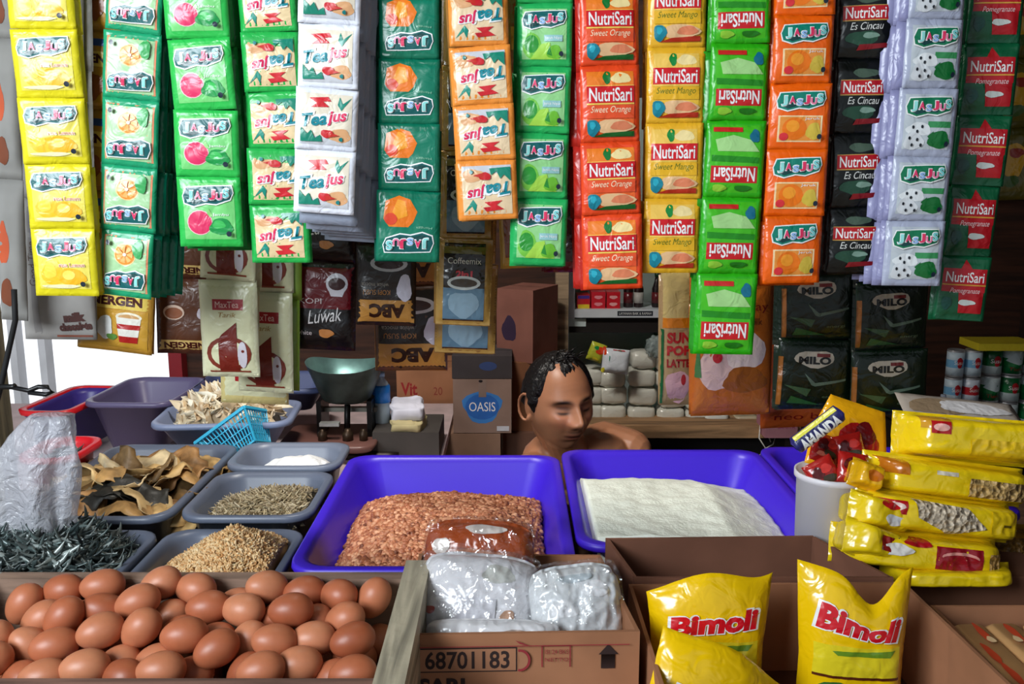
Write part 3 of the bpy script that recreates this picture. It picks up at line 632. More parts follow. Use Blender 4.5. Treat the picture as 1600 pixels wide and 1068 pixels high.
# the back strips of a bunch
def chain_mb(n, w, h, t, col, seed, art=None):
    mb = MB()
    for i in range(n):
        pack_mb(w, h, t, col, art or (), seed=seed + i, mb=mb, X=Matrix.Translation((.002 * math.sin(i * 2 + seed), .001 * math.sin(i), (i + .5) * h)), nu=8, nv=8, crk=.0016)
    return mb
def bunch(key, label, Y, B, flip=False, backs=3, back_col=None, group='hanging strips of drink sachets', down=0.0, gap=.010, bx=0.0, name='sachet_strip', cat='sachet strip', ztop=1.86):
    """B: measured (y, x_left, x_right) at each seam, bottom last"""
    mes, w, h, base = DES[key]
    pts = []
    for (py, xl_, xr_) in B:
        a, b_ = W(xl_, py, Y), W(xr_, py, Y); pts.append(((a + b_) / 2, (b_ - a).length))
    bot = pts[-1][0]; root = empty(name, (bot.x, Y, bot.z), label, cat, group)
    # continue the strip up to the rail
    d = (pts[0][0] - pts[-1][0]) / (len(pts) - 1)
    while pts[0][0].z < ztop - .03: pts.insert(0, (pts[0][0] + d, pts[0][1]))
    rr = random.Random(len(DES) + int(B[-1][1]))
    for i in range(len(pts) - 1):
        (a, wa), (b_, wb) = pts[i], pts[i + 1]; c = (a + b_) / 2; ax = (a - b_); hh = ax.length; ww = (wa + wb) / 2
        z_ = ax.normalized(); y_ = Vector((rr.uniform(-.10, .10), 1, rr.uniform(-.09, .05))); y_ = (y_ - z_ * y_.dot(z_)).normalized(); x_ = y_.cross(z_)
        m3 = Matrix((x_, y_, z_)).transposed()
        if flip: m3 = m3 @ Matrix.Rotation(math.pi, 3, 'Y')
        X = Matrix.Translation(c) @ m3.to_4x4() @ Matrix.Diagonal((ww / w, 1, hh / h, 1))
        o = bpy.data.objects.new('sachet', mes[(i + rr.randrange(2)) % len(mes)]); COL.objects.link(o); o.parent = root
        l, r, s = (wm(root).inverted() @ X).decompose(); o.location = l; o.rotation_euler = r.to_euler(); o.scale = s
    top = pts[0][0]; n = len(pts) - 1; H = (top - pts[-1][0]).length; ww = pts[-1][1]
    for k in range(backs):
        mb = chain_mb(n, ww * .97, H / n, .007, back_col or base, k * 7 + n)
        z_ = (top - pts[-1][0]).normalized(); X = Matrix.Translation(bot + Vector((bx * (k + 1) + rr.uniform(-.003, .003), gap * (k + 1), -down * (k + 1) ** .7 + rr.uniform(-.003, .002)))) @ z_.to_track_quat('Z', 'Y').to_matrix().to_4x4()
        q = Matrix.Translation(X.to_translation()) @ Matrix.Rotation(math.atan2(z_.x, z_.z), 4, 'Y')
        me = mb.mesh('rear_strip'); o = bpy.data.objects.new('rear_strip', me); COL.objects.link(o); put(o, q, root)
    b = MB(); b.tube([top + Vector((0, .004, -.01)), top + Vector((0, .004, max(.02, 1.9 - top.z)))], .003, M((200, 200, 190), 'plastic')); b.build('hanging_string', root)
    return root
bunch('lemon', 'yellow lemon sachet strip hanging leftmost in the front row', 1.19, [(-57, 8, 110), (45, 15, 120), (153, 28, 130), (256, 39, 139), (357, 47, 148), (462, 57, 155)], backs=2)
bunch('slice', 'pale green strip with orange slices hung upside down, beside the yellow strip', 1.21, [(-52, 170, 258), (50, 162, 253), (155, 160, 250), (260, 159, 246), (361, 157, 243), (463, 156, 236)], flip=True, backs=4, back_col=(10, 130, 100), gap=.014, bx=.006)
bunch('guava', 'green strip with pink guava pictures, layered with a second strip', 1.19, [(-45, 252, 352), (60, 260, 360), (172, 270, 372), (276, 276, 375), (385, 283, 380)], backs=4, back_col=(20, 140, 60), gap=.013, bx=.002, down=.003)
bunch('teag', 'green bordered tea sachet strip hung upside down behind the white tea strip', 1.20, [(-40, 368, 458), (50, 376, 466), (143, 383, 472), (232, 387, 478), (320, 389, 482), (410, 394, 486)], flip=True, backs=2, bx=-.002)
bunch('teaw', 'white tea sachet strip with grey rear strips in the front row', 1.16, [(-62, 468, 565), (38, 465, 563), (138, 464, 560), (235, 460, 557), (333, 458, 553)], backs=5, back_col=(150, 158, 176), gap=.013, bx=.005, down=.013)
bunch('mango', 'dark green strip with orange mango pictures hung upside down', 1.20, [(-10, 592, 686), (92, 592, 687), (193, 591, 687), (298, 590, 688), (408, 587, 687)], flip=True, backs=3, back_col=(10, 84, 66), bx=-.002)
bunch('teao', 'orange bordered tea sachet strip hung upside down', 1.18, [(-20, 700, 792), (72, 702, 796), (163, 706, 803), (250, 712, 806), (343, 717, 810)], flip=True, backs=3, back_col=(160, 110, 50), gap=.012)
bunch('lime', 'green strip with lime pictures beside the orange tea strip', 1.20, [(5, 808, 895), (104, 807, 893), (208, 805, 889), (310, 802, 887), (414, 797, 884)], backs=3, bx=-.001)
bunch('nsorange', 'orange-red strip of sweet orange sachets near the middle of the row', 1.19, [(-15, 905, 998), (102, 906, 999), (222, 907, 1000), (335, 909, 1002), (451, 911, 1004)], backs=3, back_col=(190, 40, 30), bx=-.004)
bunch('nsmango', 'yellow strip of sweet mango sachets right of the orange-red strip', 1.20, [(-44, 1013, 1104), (74, 1012, 1102), (192, 1009, 1099), (310, 1007, 1095), (426, 1004, 1091)], backs=2, back_col=(200, 140, 40))
bunch('nsgreen', 'bright green strip with red labels upside down, longest in the front row', 1.19, [(-52, 1113, 1205), (68, 1111, 1203), (188, 1106, 1197), (308, 1098, 1190), (427, 1090, 1184), (553, 1082, 1176)], flip=True, backs=3, back_col=(40, 150, 30), bx=-.001)
bunch('jorange', 'bright orange strip with orange pictures in the front row', 1.19, [(-82, 1213, 1308), (24, 1210, 1304), (130, 1205, 1300), (233, 1199, 1293), (337, 1194, 1287), (442, 1190, 1281)], backs=3, back_col=(230, 90, 14), gap=.008, down=.003, bx=-.002)
bunch('nsblack', 'black strip with red labels between the orange and the white strips', 1.22, [(-24, 1311, 1396), (92, 1307, 1390), (208, 1301, 1382), (324, 1296, 1377), (428, 1290, 1370)], backs=2)
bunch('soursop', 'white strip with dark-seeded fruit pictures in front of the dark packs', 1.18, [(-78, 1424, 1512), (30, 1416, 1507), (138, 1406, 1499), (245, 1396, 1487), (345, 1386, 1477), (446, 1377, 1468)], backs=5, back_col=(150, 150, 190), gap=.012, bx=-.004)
bunch('nsred', 'red and dark green strip with white lettering at the far right', 1.24, [(-44, 1520, 1602), (68, 1509, 1592), (180, 1498, 1581), (290, 1485, 1565), (400, 1472, 1549), (500, 1459, 1534)], backs=2)
bunch('nsyel', 'dim yellow-olive strip at the right edge behind the red strip', 1.34, [(-18, 1560, 1640), (90, 1552, 1632), (200, 1544, 1624), (310, 1536, 1616)], backs=2)

# ================================================================ larger packs hanging behind
def hang(name, label, Y, B, h_, base, art, t=.018, cat='pack', group=None, parts='pack', n=1, flip=False, kind='foil', backs=1, back_col=None, ztop=1.93, bx=0.0, **k):
    """a hanging chain of larger packs, seams measured like bunch()"""
    a, b_ = W(B[-1][1], B[-1][0], Y), W(B[-1][2], B[-1][0], Y); w_ = (b_ - a).length
    DES['_'] = ([pack_mb(w_, h_, t, base, art, seed=int(B[-1][1]) + i, kind=kind, crk=.002, cs=16, **k).mesh(parts) for i in range(n)], w_, h_, base)
    r = bunch('_', label, Y, B, flip=flip, backs=backs, back_col=back_col, group=group, name=name, cat=cat, ztop=ztop, bx=bx)
    for c in r.children:
        if c.name.startswith('sachet'): c.name = parts
    return r
# grey packs, far left
hang('biscuit_strip', 'grey biscuit pack strip with brown lettering behind the yellow strip', 1.42, [(-120, 22, 128), (95, 26, 130), (312, 30, 134), (530, 40, 152)], .22, (152, 148, 144),
     [('r', (136, 132, 130), -.7, -.95, -.5, .95), ('t', (96, 80, 72), 'Good Time', -.62, .1, 1.2, .12, {'rot': 90}), ('t', (78, 44, 40), 'milk', .45, -.66, .6, .14, {'bold': .08, 'rot': 4}), ('t', (78, 44, 40), 'chocolate', .45, -.80, .9, .12, {'bold': .08, 'rot': 4}), ('r', (120, 60, 40), -.1, -.96, .9, -.93)], kind='matte', backs=1)
hang('biscuit_strip', 'dull grey strip at the left edge hanging nearest the post', 1.36, [(-160, -20, 22), (60, -12, 30), (280, -6, 36), (500, 2, 44)], .22, (140, 138, 134), [('b', (190, 80, 40), -.4, .1, .4, .3), ('b', (120, 60, 30), -.3, -.6, .5, .2)], kind='matte', backs=0)
ener = [('r', (226, 196, 90), -.95, .10, .95, .48), ('t', (70, 20, 14), 'ENERGEN', 0, .30, 1.5, .24, {'bold': .05}), ('r', (40, 80, 160), -.9, .62, .9, .8), ('r', (200, 150, 50), -.9, -.9, .9, .08), ('e', (236, 226, 200), .42, -.08, .34, .12), ('e', (200, 150, 90), .42, -.09, .27, .08), ('p', (230, 226, 214), [(.1, -.1), (.74, -.1), (.66, -.72), (.2, -.72)]), ('p', (176, 30, 26), [(.12, -.26), (.73, -.26), (.71, -.38), (.14, -.38)]), ('p', (176, 30, 26), [(.18, -.56), (.68, -.56), (.66, -.72), (.2, -.72)]), ('b', (230, 230, 226), -.2, -.38, .22, .30), ('b', (90, 140, 60), .0, -.6, .14, .08), ('b', (150, 80, 30), -.62, -.4, .22, .34)]
hang('cereal_strip', 'gold cereal pack strip below the pale green strip, ENERGEN on top', 1.46, [(-72, 132, 252), (52, 130, 250), (176, 127, 248), (300, 125, 246), (424, 122, 243), (548, 118, 240)], .14, (190, 138, 50), ener, group='cereal pack strips', backs=1, kind='foil')
enb = [('r', (90, 50, 30), -.95, -.95, .95, .95), ('r', (214, 180, 110), -.95, .62, .95, .9), ('t', (70, 20, 14), 'ENERGEN', 0, .76, 1.5, .18, {'bold': .05}), ('e', (220, 190, 170), .4, -.12, .34, .2), ('e', (150, 90, 60), .4, -.10, .28, .15), ('b', (200, 190, 200), -.55, -.1, .2, .2)]
hang('cereal_strip', 'brown cereal pack strip with upside-down lettering left of the cream tea packs', 1.50, [(-33, 244, 338), (84, 244, 338), (201, 244, 338), (318, 243, 338), (435, 244, 340), (552, 247, 344)], .13, (84, 44, 30), enb, group='cereal pack strips', flip=True, backs=1)
cup = (130, 44, 30)
mt_ = [('r', (222, 220, 180), -.94, -.96, .94, .96), ('r', (170, 24, 34), -.5, .40, .55, .62), ('t', (240, 200, 190), 'MaxTea', 0, .51, .8, .13), ('t', (170, 130, 60), 'Tarik', 0, .30, .6, .1, {'shear': .3}),
       ('e', (130, 50, 34), .0, -.50, .78, .36), ('e', (222, 220, 180), .0, -.50, .62, .28), ('p', (120, 36, 26), [(-.34, -.86), (.34, -.86), (.3, -.1), (.3, .15), (-.22, -.1), (-.34, -.2)]), ('e', (214, 206, 214), .48, -.52, .16, .28), ('r', (150, 60, 40), -.7, -.9, .7, -.86), ('e', (120, 40, 30), .5, -.44, .05, .03)]
hang('tea_strip', 'cream milk tea strip with brown glass pictures, nearest and leftmost', 1.40, [(-1, 322, 402), (145, 320, 402), (291, 316, 402), (437, 309, 402), (588, 318, 406)], .155, (222, 220, 184), mt_, group='cream milk tea strips', backs=1, back_col=(200, 190, 150), kind='foil')
hang('tea_strip', 'cream milk tea strip half hidden behind its neighbour, ends lower', 1.47, [(10, 366, 458), (160, 366, 458), (308, 366, 458), (456, 368, 458), (612, 372, 460)], .165, (222, 220, 184), mt_, group='cream milk tea strips', backs=1, back_col=(130, 160, 60), bx=.012)
hang('tea_strip', 'cream and red milk tea strip lowest behind the other cream packs', 1.56, [(70, 345, 450), (250, 345, 450), (440, 345, 450), (630, 345, 452)], .19, (214, 196, 130), mt_, group='cream milk tea strips', flip=True, backs=0)
kop = [('r', (16, 10, 12), -.95, -.95, .95, .95), ('r', (104, 10, 22), -.95, -.05, .95, .9), ('e', (220, 216, 226), .42, .52, .34, .24), ('e', (120, 110, 120), .44, .42, .22, .15), ('p', (220, 216, 226), [(.1, .5), (.74, .5), (.6, .24), (.24, .24)]), ('e', (60, 20, 20), .42, .52, .26, .14), ('t', (206, 190, 190), 'KOPI', -.4, .12, .7, .12), ('t', (226, 220, 220), 'Luwak', .05, -.2, 1.1, .3, {'shear': .4, 'rot': 8}), ('t', (206, 190, 190), 'white', -.6, -.6, .5, .1), ('b', (190, 120, 60), .1, -.6, .24, .1)]
hang('coffee_strip', 'dark red and black coffee strip with a white cup picture', 1.50, [(-140, 462, 556), (-2, 462, 556), (134, 461, 556), (272, 460, 556), (408, 458, 556), (546, 456, 556)], .15, (30, 10, 12), kop, group='coffee pack strips', backs=1)
abc = [('r', (34, 22, 18), -.95, -.95, .95, .95), ('r', (186, 130, 60), -.95, .35, .95, .92), ('t', (50, 22, 10), 'ABC', -.05, .62, 1.2, .36, {'bold': .06}), ('t', (180, 120, 60), 'KOPI SUSU', .3, .16, .9, .12), ('t', (150, 140, 130), 'white mocca', .35, -.02, .9, .1), ('b', (210, 204, 220), -.62, .05, .24, .34), ('e', (200, 196, 200), -.1, -.55, .62, .2), ('e', (60, 30, 20), -.1, -.55, .48, .13)]
hang('coffee_strip', 'dark brown coffee strip with upside-down ABC letters, upper one', 1.46, [(130, 562, 656), (258, 560, 653), (382, 558, 650), (508, 556, 650)], .15, (34, 22, 18), abc, group='coffee pack strips', flip=True, backs=1)
hang('coffee_strip', 'tan coffee strip with upside-down ABC letters hanging lowest', 1.66, [(182, 588, 690), (314, 588, 690), (446, 587, 694), (578, 585, 702)], .16, (96, 60, 34), abc, group='coffee pack strips', flip=True, backs=1, back_col=(176, 116, 54))
cof = [('r', (178, 138, 70), -.98, -.98, .98, .98), ('r', (40, 30, 20), -.74, -.9, .74, .9), ('r', (96, 128, 150), -.74, -.85, .74, -.12), ('b', (140, 168, 186), 0, -.5, .56, .3), ('t', (230, 224, 210), 'Coffeemix', 0, .5, 1.2, .14), ('t', (206, 50, 60), '2in1', 0, .2, .6, .16, {'bold': .05}), ('e', (206, 210, 206), 0, .0, .6, .16), ('e', (70, 60, 50), 0, .0, .48, .1), ('r', (120, 110, 40), -.74, .66, .74, .82)]
hang('coffee_strip', 'gold framed coffee strip with a grey-blue cup picture', 1.45, [(-30, 694, 768), (103, 692, 768), (236, 690, 768), (372, 686, 769), (508, 678, 768)], .15, (178, 138, 70), cof, group='coffee pack strips', kind='crinkle', backs=2, back_col=(150, 112, 60))
hang('coffee_strip', 'gold and dark strip ending lowest behind the gold framed coffee strip', 1.56, [(10, 690, 775), (140, 690, 775), (275, 690, 776), (412, 684, 776), (552, 676, 776)], .15, (150, 112, 60), cof, group='coffee pack strips', kind='crinkle', backs=0)
hang('coffee_strip', 'thin gold strip glimpsed between the orange tea and lime strips', 1.40, [(-120, 775, 822), (60, 776, 824), (240, 778, 828), (418, 780, 850)], .17, (190, 140, 50), [('r', (120, 60, 30), -.8, -.8, .8, .8)], group='coffee pack strips', backs=1, kind='crinkle')
hang('coffee_strip', 'dark red-brown strip glimpsed behind the lime strip', 1.44, [(-110, 850, 905), (70, 850, 905), (250, 850, 905), (425, 850, 905)], .17, (96, 22, 28), [('r', (50, 12, 16), -.7, -.8, .7, .8), ('b', (210, 190, 200), 0, .1, .2, .3)], group='coffee pack strips', backs=1, kind='crinkle')
# Milo
mil = [('p', (8, 26, 13), [(-.96, -.96), (.96, -.96), (.96, .96), (-.96, .96)]), ('b', (196, 186, 170), -.05, .46, .52, .24), ('r', (120, 30, 26), .0, .52, .34, .62), ('t', (8, 10, 8), 'MILO', -.05, .42, .84, .22, {'bold': .05}), ('p', (96, 116, 100), [(-.3, .06), (.0, -.22), (.8, -.08), (.8, -.14), (.0, -.32), (-.1, -.28)]), ('p', (60, 90, 60), [(-.8, -.3), (-.1, -.4), (-.2, -.62)]), ('p', (40, 90, 44), [(-.6, -.62), (.2, -.86), (-.7, -.84)]), ('t', (90, 110, 90), 'energi', .45, -.62, .5, .1), ('r', (150, 90, 30), -.98, -.9, -.86, .5)]
hang('cocoa_strip', 'dark green cocoa pack strip hanging behind the bright orange strip', 1.62, [(-10, 1232, 1352), (95, 1230, 1348), (202, 1228, 1344), (311, 1225, 1340), (421, 1222, 1336), (530, 1220, 1334), (638, 1208, 1328)], .125, (14, 36, 20), mil, group='dark green cocoa strips', backs=2)
hang('cocoa_strip', 'dark green cocoa pack strip hanging behind the white strip', 1.60, [(12, 1352, 1470), (116, 1348, 1466), (222, 1344, 1462), (332, 1340, 1456), (440, 1336, 1452), (545, 1332, 1448), (648, 1328, 1444)], .125, (14, 36, 20), mil, group='dark green cocoa strips', backs=2)
# milk powder packs
mk = [('r', (186, 100, 30), -.97, -.97, .97, .97), ('b', (214, 180, 176), -.35, -.22, .5, .4), ('b', (226, 206, 200), .3, .0, .5, .3), ('b', (150, 84, 30), .3, -.45, .55, .2), ('t', (120, 20, 20), 'Sunday', .3, .62, 1.1, .16), ('e', (170, 30, 40), -.4, -.1, .12, .08), ('p', (60, 110, 60), [(-.95, -.4), (-.86, .2), (-.78, -.4)]), ('t', (110, 60, 30), 'Milk', .5, .42, .4, .1)]
hang('milk_pack_strip', 'large orange milk powder pack strip with pink pictures behind the green strip', 1.95, [(100, 1082, 1212), (260, 1082, 1211), (440, 1082, 1210), (648, 1078, 1204)], .25, (182, 96, 30), mk, group='orange milk pack strips', t=.03, backs=1)
mk2 = [('r', (190, 170, 110), -.97, .25, .97, .97), ('r', (206, 120, 20), -.97, .12, .97, .26), ('t', (170, 24, 30), 'SUN', 0, -.02, 1.3, .16, {'bold': .05}), ('t', (170, 24, 30), 'POP', 0, -.2, 1.3, .14, {'bold': .05}), ('t', (150, 24, 30), 'LATTE', 0, -.38, 1.3, .12, {'bold': .05}), ('b', (206, 160, 170), 0, -.72, .7, .24), ('e', (170, 40, 50), .3, -.62, .14, .08), ('r', (20, 90, 50), -.97, -.97, -.82, .1)]
hang('milk_pack_strip', 'narrow strip with red lettering over pink pictures beside the white cabinet', 2.02, [(-10, 1034, 1090), (200, 1034, 1090), (412, 1034, 1088), (632, 1028, 1086)], .27, (168, 140, 100), mk2, group='orange milk pack strips', t=.03, backs=1)
hang('milk_pack_strip', 'orange-brown pack strip low behind the dark green cocoa packs', 2.05, [(260, 1190, 1330), (460, 1190, 1330), (666, 1186, 1330)], .25, (186, 84, 34), [('t', (130, 24, 20), 'neo baby', .1, -.84, 1.6, .14), ('b', (200, 150, 120), -.6, -.6, .2, .1)], group='orange milk pack strips', t=.03, backs=0)
# ================================================================ boxes and things at the back
def pbox(name, x0, x1, yt, yb, Y, dep, col, label, cat='box', art=None, group=None, kind='card', rz=0, tilt=0, parent=None, seam=True):
    a, b_, c = W(x0, (yt + yb) / 2, Y), W(x1, (yt + yb) / 2, Y), (x0 + x1) / 2
    zt, zb = W(c, yt, Y).z, W(c, yb, Y).z; w_, h_ = b_.x - a.x, zt - zb; mb = MB(); m = M(col, kind)
    mb.box(-w_ / 2, w_ / 2, 0, dep, 0, h_, m)
    if seam: mb.box(-w_ / 2 + .004, w_ / 2 - .004, dep * .47, dep * .53, h_ - .0005, h_ + .0008, M(tuple(int(q * .8) for q in col), kind))
    if art: art_add(mb, art, lambda u, v, l: (u * w_ / 2, -.0003 * l, h_ / 2 + v * h_ / 2), w_, h_, .05, 'matte')
    o = mb.build(name, loc=(0, 0, 0), fix=False); put(o, TR(((a.x + b_.x) / 2, Y, zb), 0, tilt, rz)); return tag(o, label, cat, group)
KR = (168, 116, 84); KD = (120, 82, 62)
pbox('cardboard_box', 620, 712, 574, 655, 2.80, .2, KR, 'kraft box printed Vit in red left of the OASIS box', art=[('t', (150, 30, 30), 'Vit', -.58, .18, .56, .5, {'bold': .03}), ('t', (140, 60, 46), '20', .4, .1, .3, .3), ('r', (160, 40, 30), -.0, -.98, .98, -.92), ('e', (160, 30, 30), .8, -.8, .12, .1), ('t', (160, 40, 30), 'AQUA', .35, -.8, .4, .12), ('r', (150, 70, 54), -.86, -.22, -.3, -.2), ('r', (150, 70, 54), -.86, -.34, -.3, -.32)])
pbox('cardboard_box', 622, 692, 655, 800, 2.80, .2, (150, 108, 76), 'plain brown box carrying the Vit box')
pbox('cardboard_box', 708, 799, 592, 676, 2.5, .2, (150, 124, 112), 'greyish box with a blue OASIS oval and a white sticker', art=[('b', (60, 130, 206), 0, -.02, .66, .60), ('e', (40, 104, 190), 0, -.02, .58, .48), ('t', WH, 'OASIS', 0, -.02, .9, .34), ('r', (140, 118, 108), -.12, .34, .14, 1.0), ('r', (206, 206, 214), .5, -.92, .92, -.74), ('e', (20, 10, 10), -.05, .93, .07, .05)])
pbox('cardboard_box', 696, 782, 677, 800, 2.5, .2, (140, 110, 92), 'brown box directly under the OASIS box')
pbox('cardboard_box', 706, 800, 556, 591, 2.5, .18, (72, 66, 68), 'dark grey box on top of the OASIS box', art=[('e', (50, 70, 120), .2, .1, .3, .4)])
pbox('cardboard_box', 786, 866, 676, 800, 2.56, .2, (110, 78, 64), 'reddish brown box low behind the man on the left')
pbox('cardboard_box', 800, 880, 566, 675, 2.58, .2, (132, 88, 62), 'brown box hidden mostly by the head of the man')
pbox('cardboard_box', 772, 836, 452, 565, 2.6, .17, (140, 92, 80), 'upright reddish brown box with a dark blot above the dark boxes', art=[('b', (50, 30, 60), -.3, -.1, .4, .35)], rz=-28)
# the scale
t = empty('weighing_scale', (W(548, 670, 2.3).x, 2.3, .785), 'old shop scale with a green-grey metal pan on a brown base', 'scale')
cx = W(545, 600, 2.3).x; dk = M((34, 32, 32), 'metal')
def zy(py, Y=2.3): return W(540, py, Y).z
b = MB(); b.loops([rrect(cx - .14, cx + .14, 2.2, 2.4, .785, .03), rrect(cx - .14, cx + .14, 2.2, 2.4, .80, .03), rrect(cx - .11, cx + .11, 2.22, 2.38, zy(690), .03)], M((50, 42, 38), 'metal')); b.build('base', t)
b = MB(); z_ = zy(672); b.loops([rrect(cx - .155, cx + .075, 2.16, 2.36, z_ - .02, .035), rrect(cx - .165, cx + .085, 2.15, 2.37, z_ - .006, .04), rrect(cx - .16, cx + .08, 2.155, 2.365, z_, .04)], M((120, 82, 74), 'paint')); b.build('weighing_plate', t)
b = MB()
for dx in (-.075, .055): b.box(cx + dx, cx + dx + .012, 2.24, 2.34, z_ - .01, zy(618), dk)
b.box(cx - .08, cx + .075, 2.28, 2.30, zy(640), zy(634), M((150, 150, 140), 'metal')); b.box(cx - .06, cx - .01, 2.2, 2.22, zy(650), zy(645), M((190, 190, 186), 'metal')); b.tube([(cx, 2.25, z_), (cx + .004, 2.25, zy(625))], .008, dk); b.build('beam_frame', t)
for (dx, py, r_) in ((-.055, 655, .012), (.01, 655, .014), (.05, 652, .011)): MB().lathe([(r_, 0), (r_, .02), (r_ * .6, .024), (r_ * .6, .03)], M((70, 54, 40), 'metal'), Matrix.Translation((cx + dx, 2.21, z_)), 12).build('weight', t)
# pan: flared hopper with an upswept rim
b = MB(); L = []; n = 40
def ploop(rx, ry, z, up): return [(cx + .0 + rx * math.copysign(abs(math.cos(a)) ** .8, math.cos(a)), 2.27 + ry * math.copysign(abs(math.sin(a)) ** .8, math.sin(a)), z + up * (abs(math.cos(a)) ** 2) ) for a in [2 * math.pi * i / n for i in range(n)]]
zt_, zb_ = zy(568), zy(622)
o_ = [ploop(.045, .035, zb_, 0), ploop(.062, .055, zb_ + .01, 0), ploop(.078, .07, (zb_ + zt_) / 2, 0), ploop(.102, .095, zt_, .018)]
i_ = [ploop(.099, .092, zt_, .018), ploop(.075, .067, (zb_ + zt_) / 2, 0), ploop(.058, .05, zb_ + .013, 0)]
b.loops(o_, M((74, 88, 84), 'metal'), True, False); b.loops([o_[-1]] + i_, M((120, 160, 156), 'metal'), False, True); b.build('pan', t)
# bottle
t = empty('water_bottle', (W(597, 660, 2.32).x, 2.32, W(597, 660, 2.32).z), 'clear water bottle with a blue label standing right of the scale', 'bottle')
zb_ = t.location.z; H = W(597, 581, 2.32).z - zb_; X = Matrix.Translation(t.location)
MB().lathe([(.018, 0), (.022, .004), (.023, H * .3), (.021, H * .36), (.023, H * .42), (.023, H * .68), (.018, H * .8), (.009, H * .88), (.009, H * .93)], M((190, 204, 214), 'plastic'), X).build('bottle_body', t)
MB().lathe([(.0234, H * .42), (.0238, H * .425), (.0238, H * .72), (.021, H * .76)], M((40, 130, 220), 'foil'), X, mfn=lambda i: M((40, 130, 220), 'foil')).build('label', t)
MB().lathe([(.0105, H * .92), (.0105, H), (.009, H * 1.005)], M((160, 190, 220), 'plastic'), X).build('cap', t)
MB().box(W(590, 700, 2.3).x, W(690, 700, 2.3).x, 2.22, 2.4, .785, W(600, 662, 2.3).z, M((70, 64, 60), 'matte')).build('dark_box'); o = bpy.data.objects['dark_box']; o.name = 'metal_tin'; tag(o, 'dark tin box under the water bottle and the folded cloths', 'tin')
# folded sheets
def soft(name, x0, x1, yt, yb, Y, dep, col, label, cat, kind='matte', rz=0, amp=.006, art=None, pw=4, seed=0, group=None, X=None, n=20):
    """a rounded, slightly crumpled solid"""
    a, b_ = W(x0, (yt + yb) / 2, Y), W(x1, (yt + yb) / 2, Y); w_ = b_.x - a.x; h_ = W(x0, yt, Y).z - W(x0, yb, Y).z
    mb = MB(); vs = []; fs = []; nu, nv = n * 2, n
    for j in range(nv + 1):
        th = -math.pi / 2 + math.pi * j / nv
        for i in range(nu):
            ph = 2 * math.pi * i / nu; s_ = lambda q: math.copysign(abs(q) ** (2 / pw), q)
            x, y, z = s_(math.cos(th)) * s_(math.cos(ph)), s_(math.cos(th)) * s_(math.sin(ph)), s_(math.sin(th))
            q = amp * (noise.noise(Vector((x * 2.5 + seed, y * 2.5, z * 2.5))) + .5 * noise.noise(Vector((x * 6 + seed, y * 6, z * 6))))
            vs.append((x * (w_ / 2 + q), y * (dep / 2 + q), z * (h_ / 2 + q)))
    for j in range(nv):
        for i in range(nu): fs.append((j * nu + i, j * nu + (i + 1) % nu, (j + 1) * nu + (i + 1) % nu, (j + 1) * nu + i))
    mb.add(vs, fs, M(col, kind)); bm = bmesh.new(); me = mb.mesh(name); bm.from_mesh(me); bmesh.ops.remove_doubles(bm, verts=bm.verts, dist=1e-6); bm.to_mesh(me); bm.free()
    o = bpy.data.objects.new(name, me); COL.objects.link(o); put(o, X or TR(((a.x + b_.x) / 2, Y + dep / 2, (W(x0, yt, Y).z + W(x0, yb, Y).z) / 2), 0, 0, rz)); return tag(o, label, cat, group)
soft('folded_sheet', 606, 658, 636, 662, 2.24, .13, (226, 226, 240), 'folded white sheet lying right of the water bottle', 'sheet', rz=6, pw=6)
soft('folded_paper', 610, 660, 662, 678, 2.22, .12, (190, 176, 130), 'folded yellowish paper under the white sheet', 'paper', rz=-4, pw=6)
# cabinet
Yc = 2.86; cw = M((214, 220, 226), 'paint')
xa, xb = W(884, 500, Yc).x, W(1040, 500, Yc).x; z9 = lambda py: W(960, py, Yc).z
t = empty('white_cabinet', ((xa + xb) / 2, Yc, .0), 'white framed glass-shelf cabinet behind the man', 'cabinet')
MB().box(xa, xb, 3.02, 3.04, .0, 1.75, M((150, 160, 156), 'paint')).build('back_panel', t)
b = MB(); b.box(xa, xa + .028, Yc, Yc + .03, z9(498), 1.75, cw); b.box(xa, xa + .012, Yc + .03, 3.02, 0, 1.75, cw); b.build('side_panel', t)
MB().box(xb - .012, xb, Yc, 3.02, 0, 1.75, M((20, 110, 70), 'paint')).build('side_panel', t)
mb = MB(); z1, z0_ = z9(483), z9(496); mb.box(xa + .0285, xb - .0125, Yc, 3.015, z0_, z1, cw)
art_add(mb, [('b', (30, 40, 54), .3, 0, .5, .45), ('t', WH, 'SAMPOERNA', .3, 0, .8, .4)] if False else [('r', (30, 40, 54), -.02, -.6, .82, .6), ('t', WH, 'LAYANAN BAIK & RAMAH', .4, 0, .76, .6)], lambda u, v, l: ((xa + xb) / 2 + .008 + u * (xb - xa - .05) / 2, Yc - .0003 * l, (z0_ + z1) / 2 + v * (z1 - z0_) / 2), .3, .03, .1, 'matte'); mb.build('shelf', t)
MB().box(xa + .013, xb - .013, Yc + .02, Yc + .035, z9(521), z9(497), M((22, 12, 10), 'matte')).build('shade_gap_panel', t)  # near-black panel painted to stand for the shaded gap below the shelf
MB().box(W(888, 510, Yc).x, W(916, 510, Yc).x, Yc + .016, Yc + .0195, z9(511), z9(499), M((200, 214, 214), 'matte')).build('label_holder', t)
MB().box(xa + .0125, xb - .0125, Yc + .015, 3.015, z9(668), z9(662), cw).build('shelf', t)
MB().box(W(868, 500, 2.8).x, W(888, 500, 2.8).x, 2.8, 2.85, 0, 1.8, M((176, 152, 122), 'wood')).build('wooden_upright'); tag(bpy.data.objects['wooden_upright'], 'pale tan upright left of the white cabinet', 'upright')
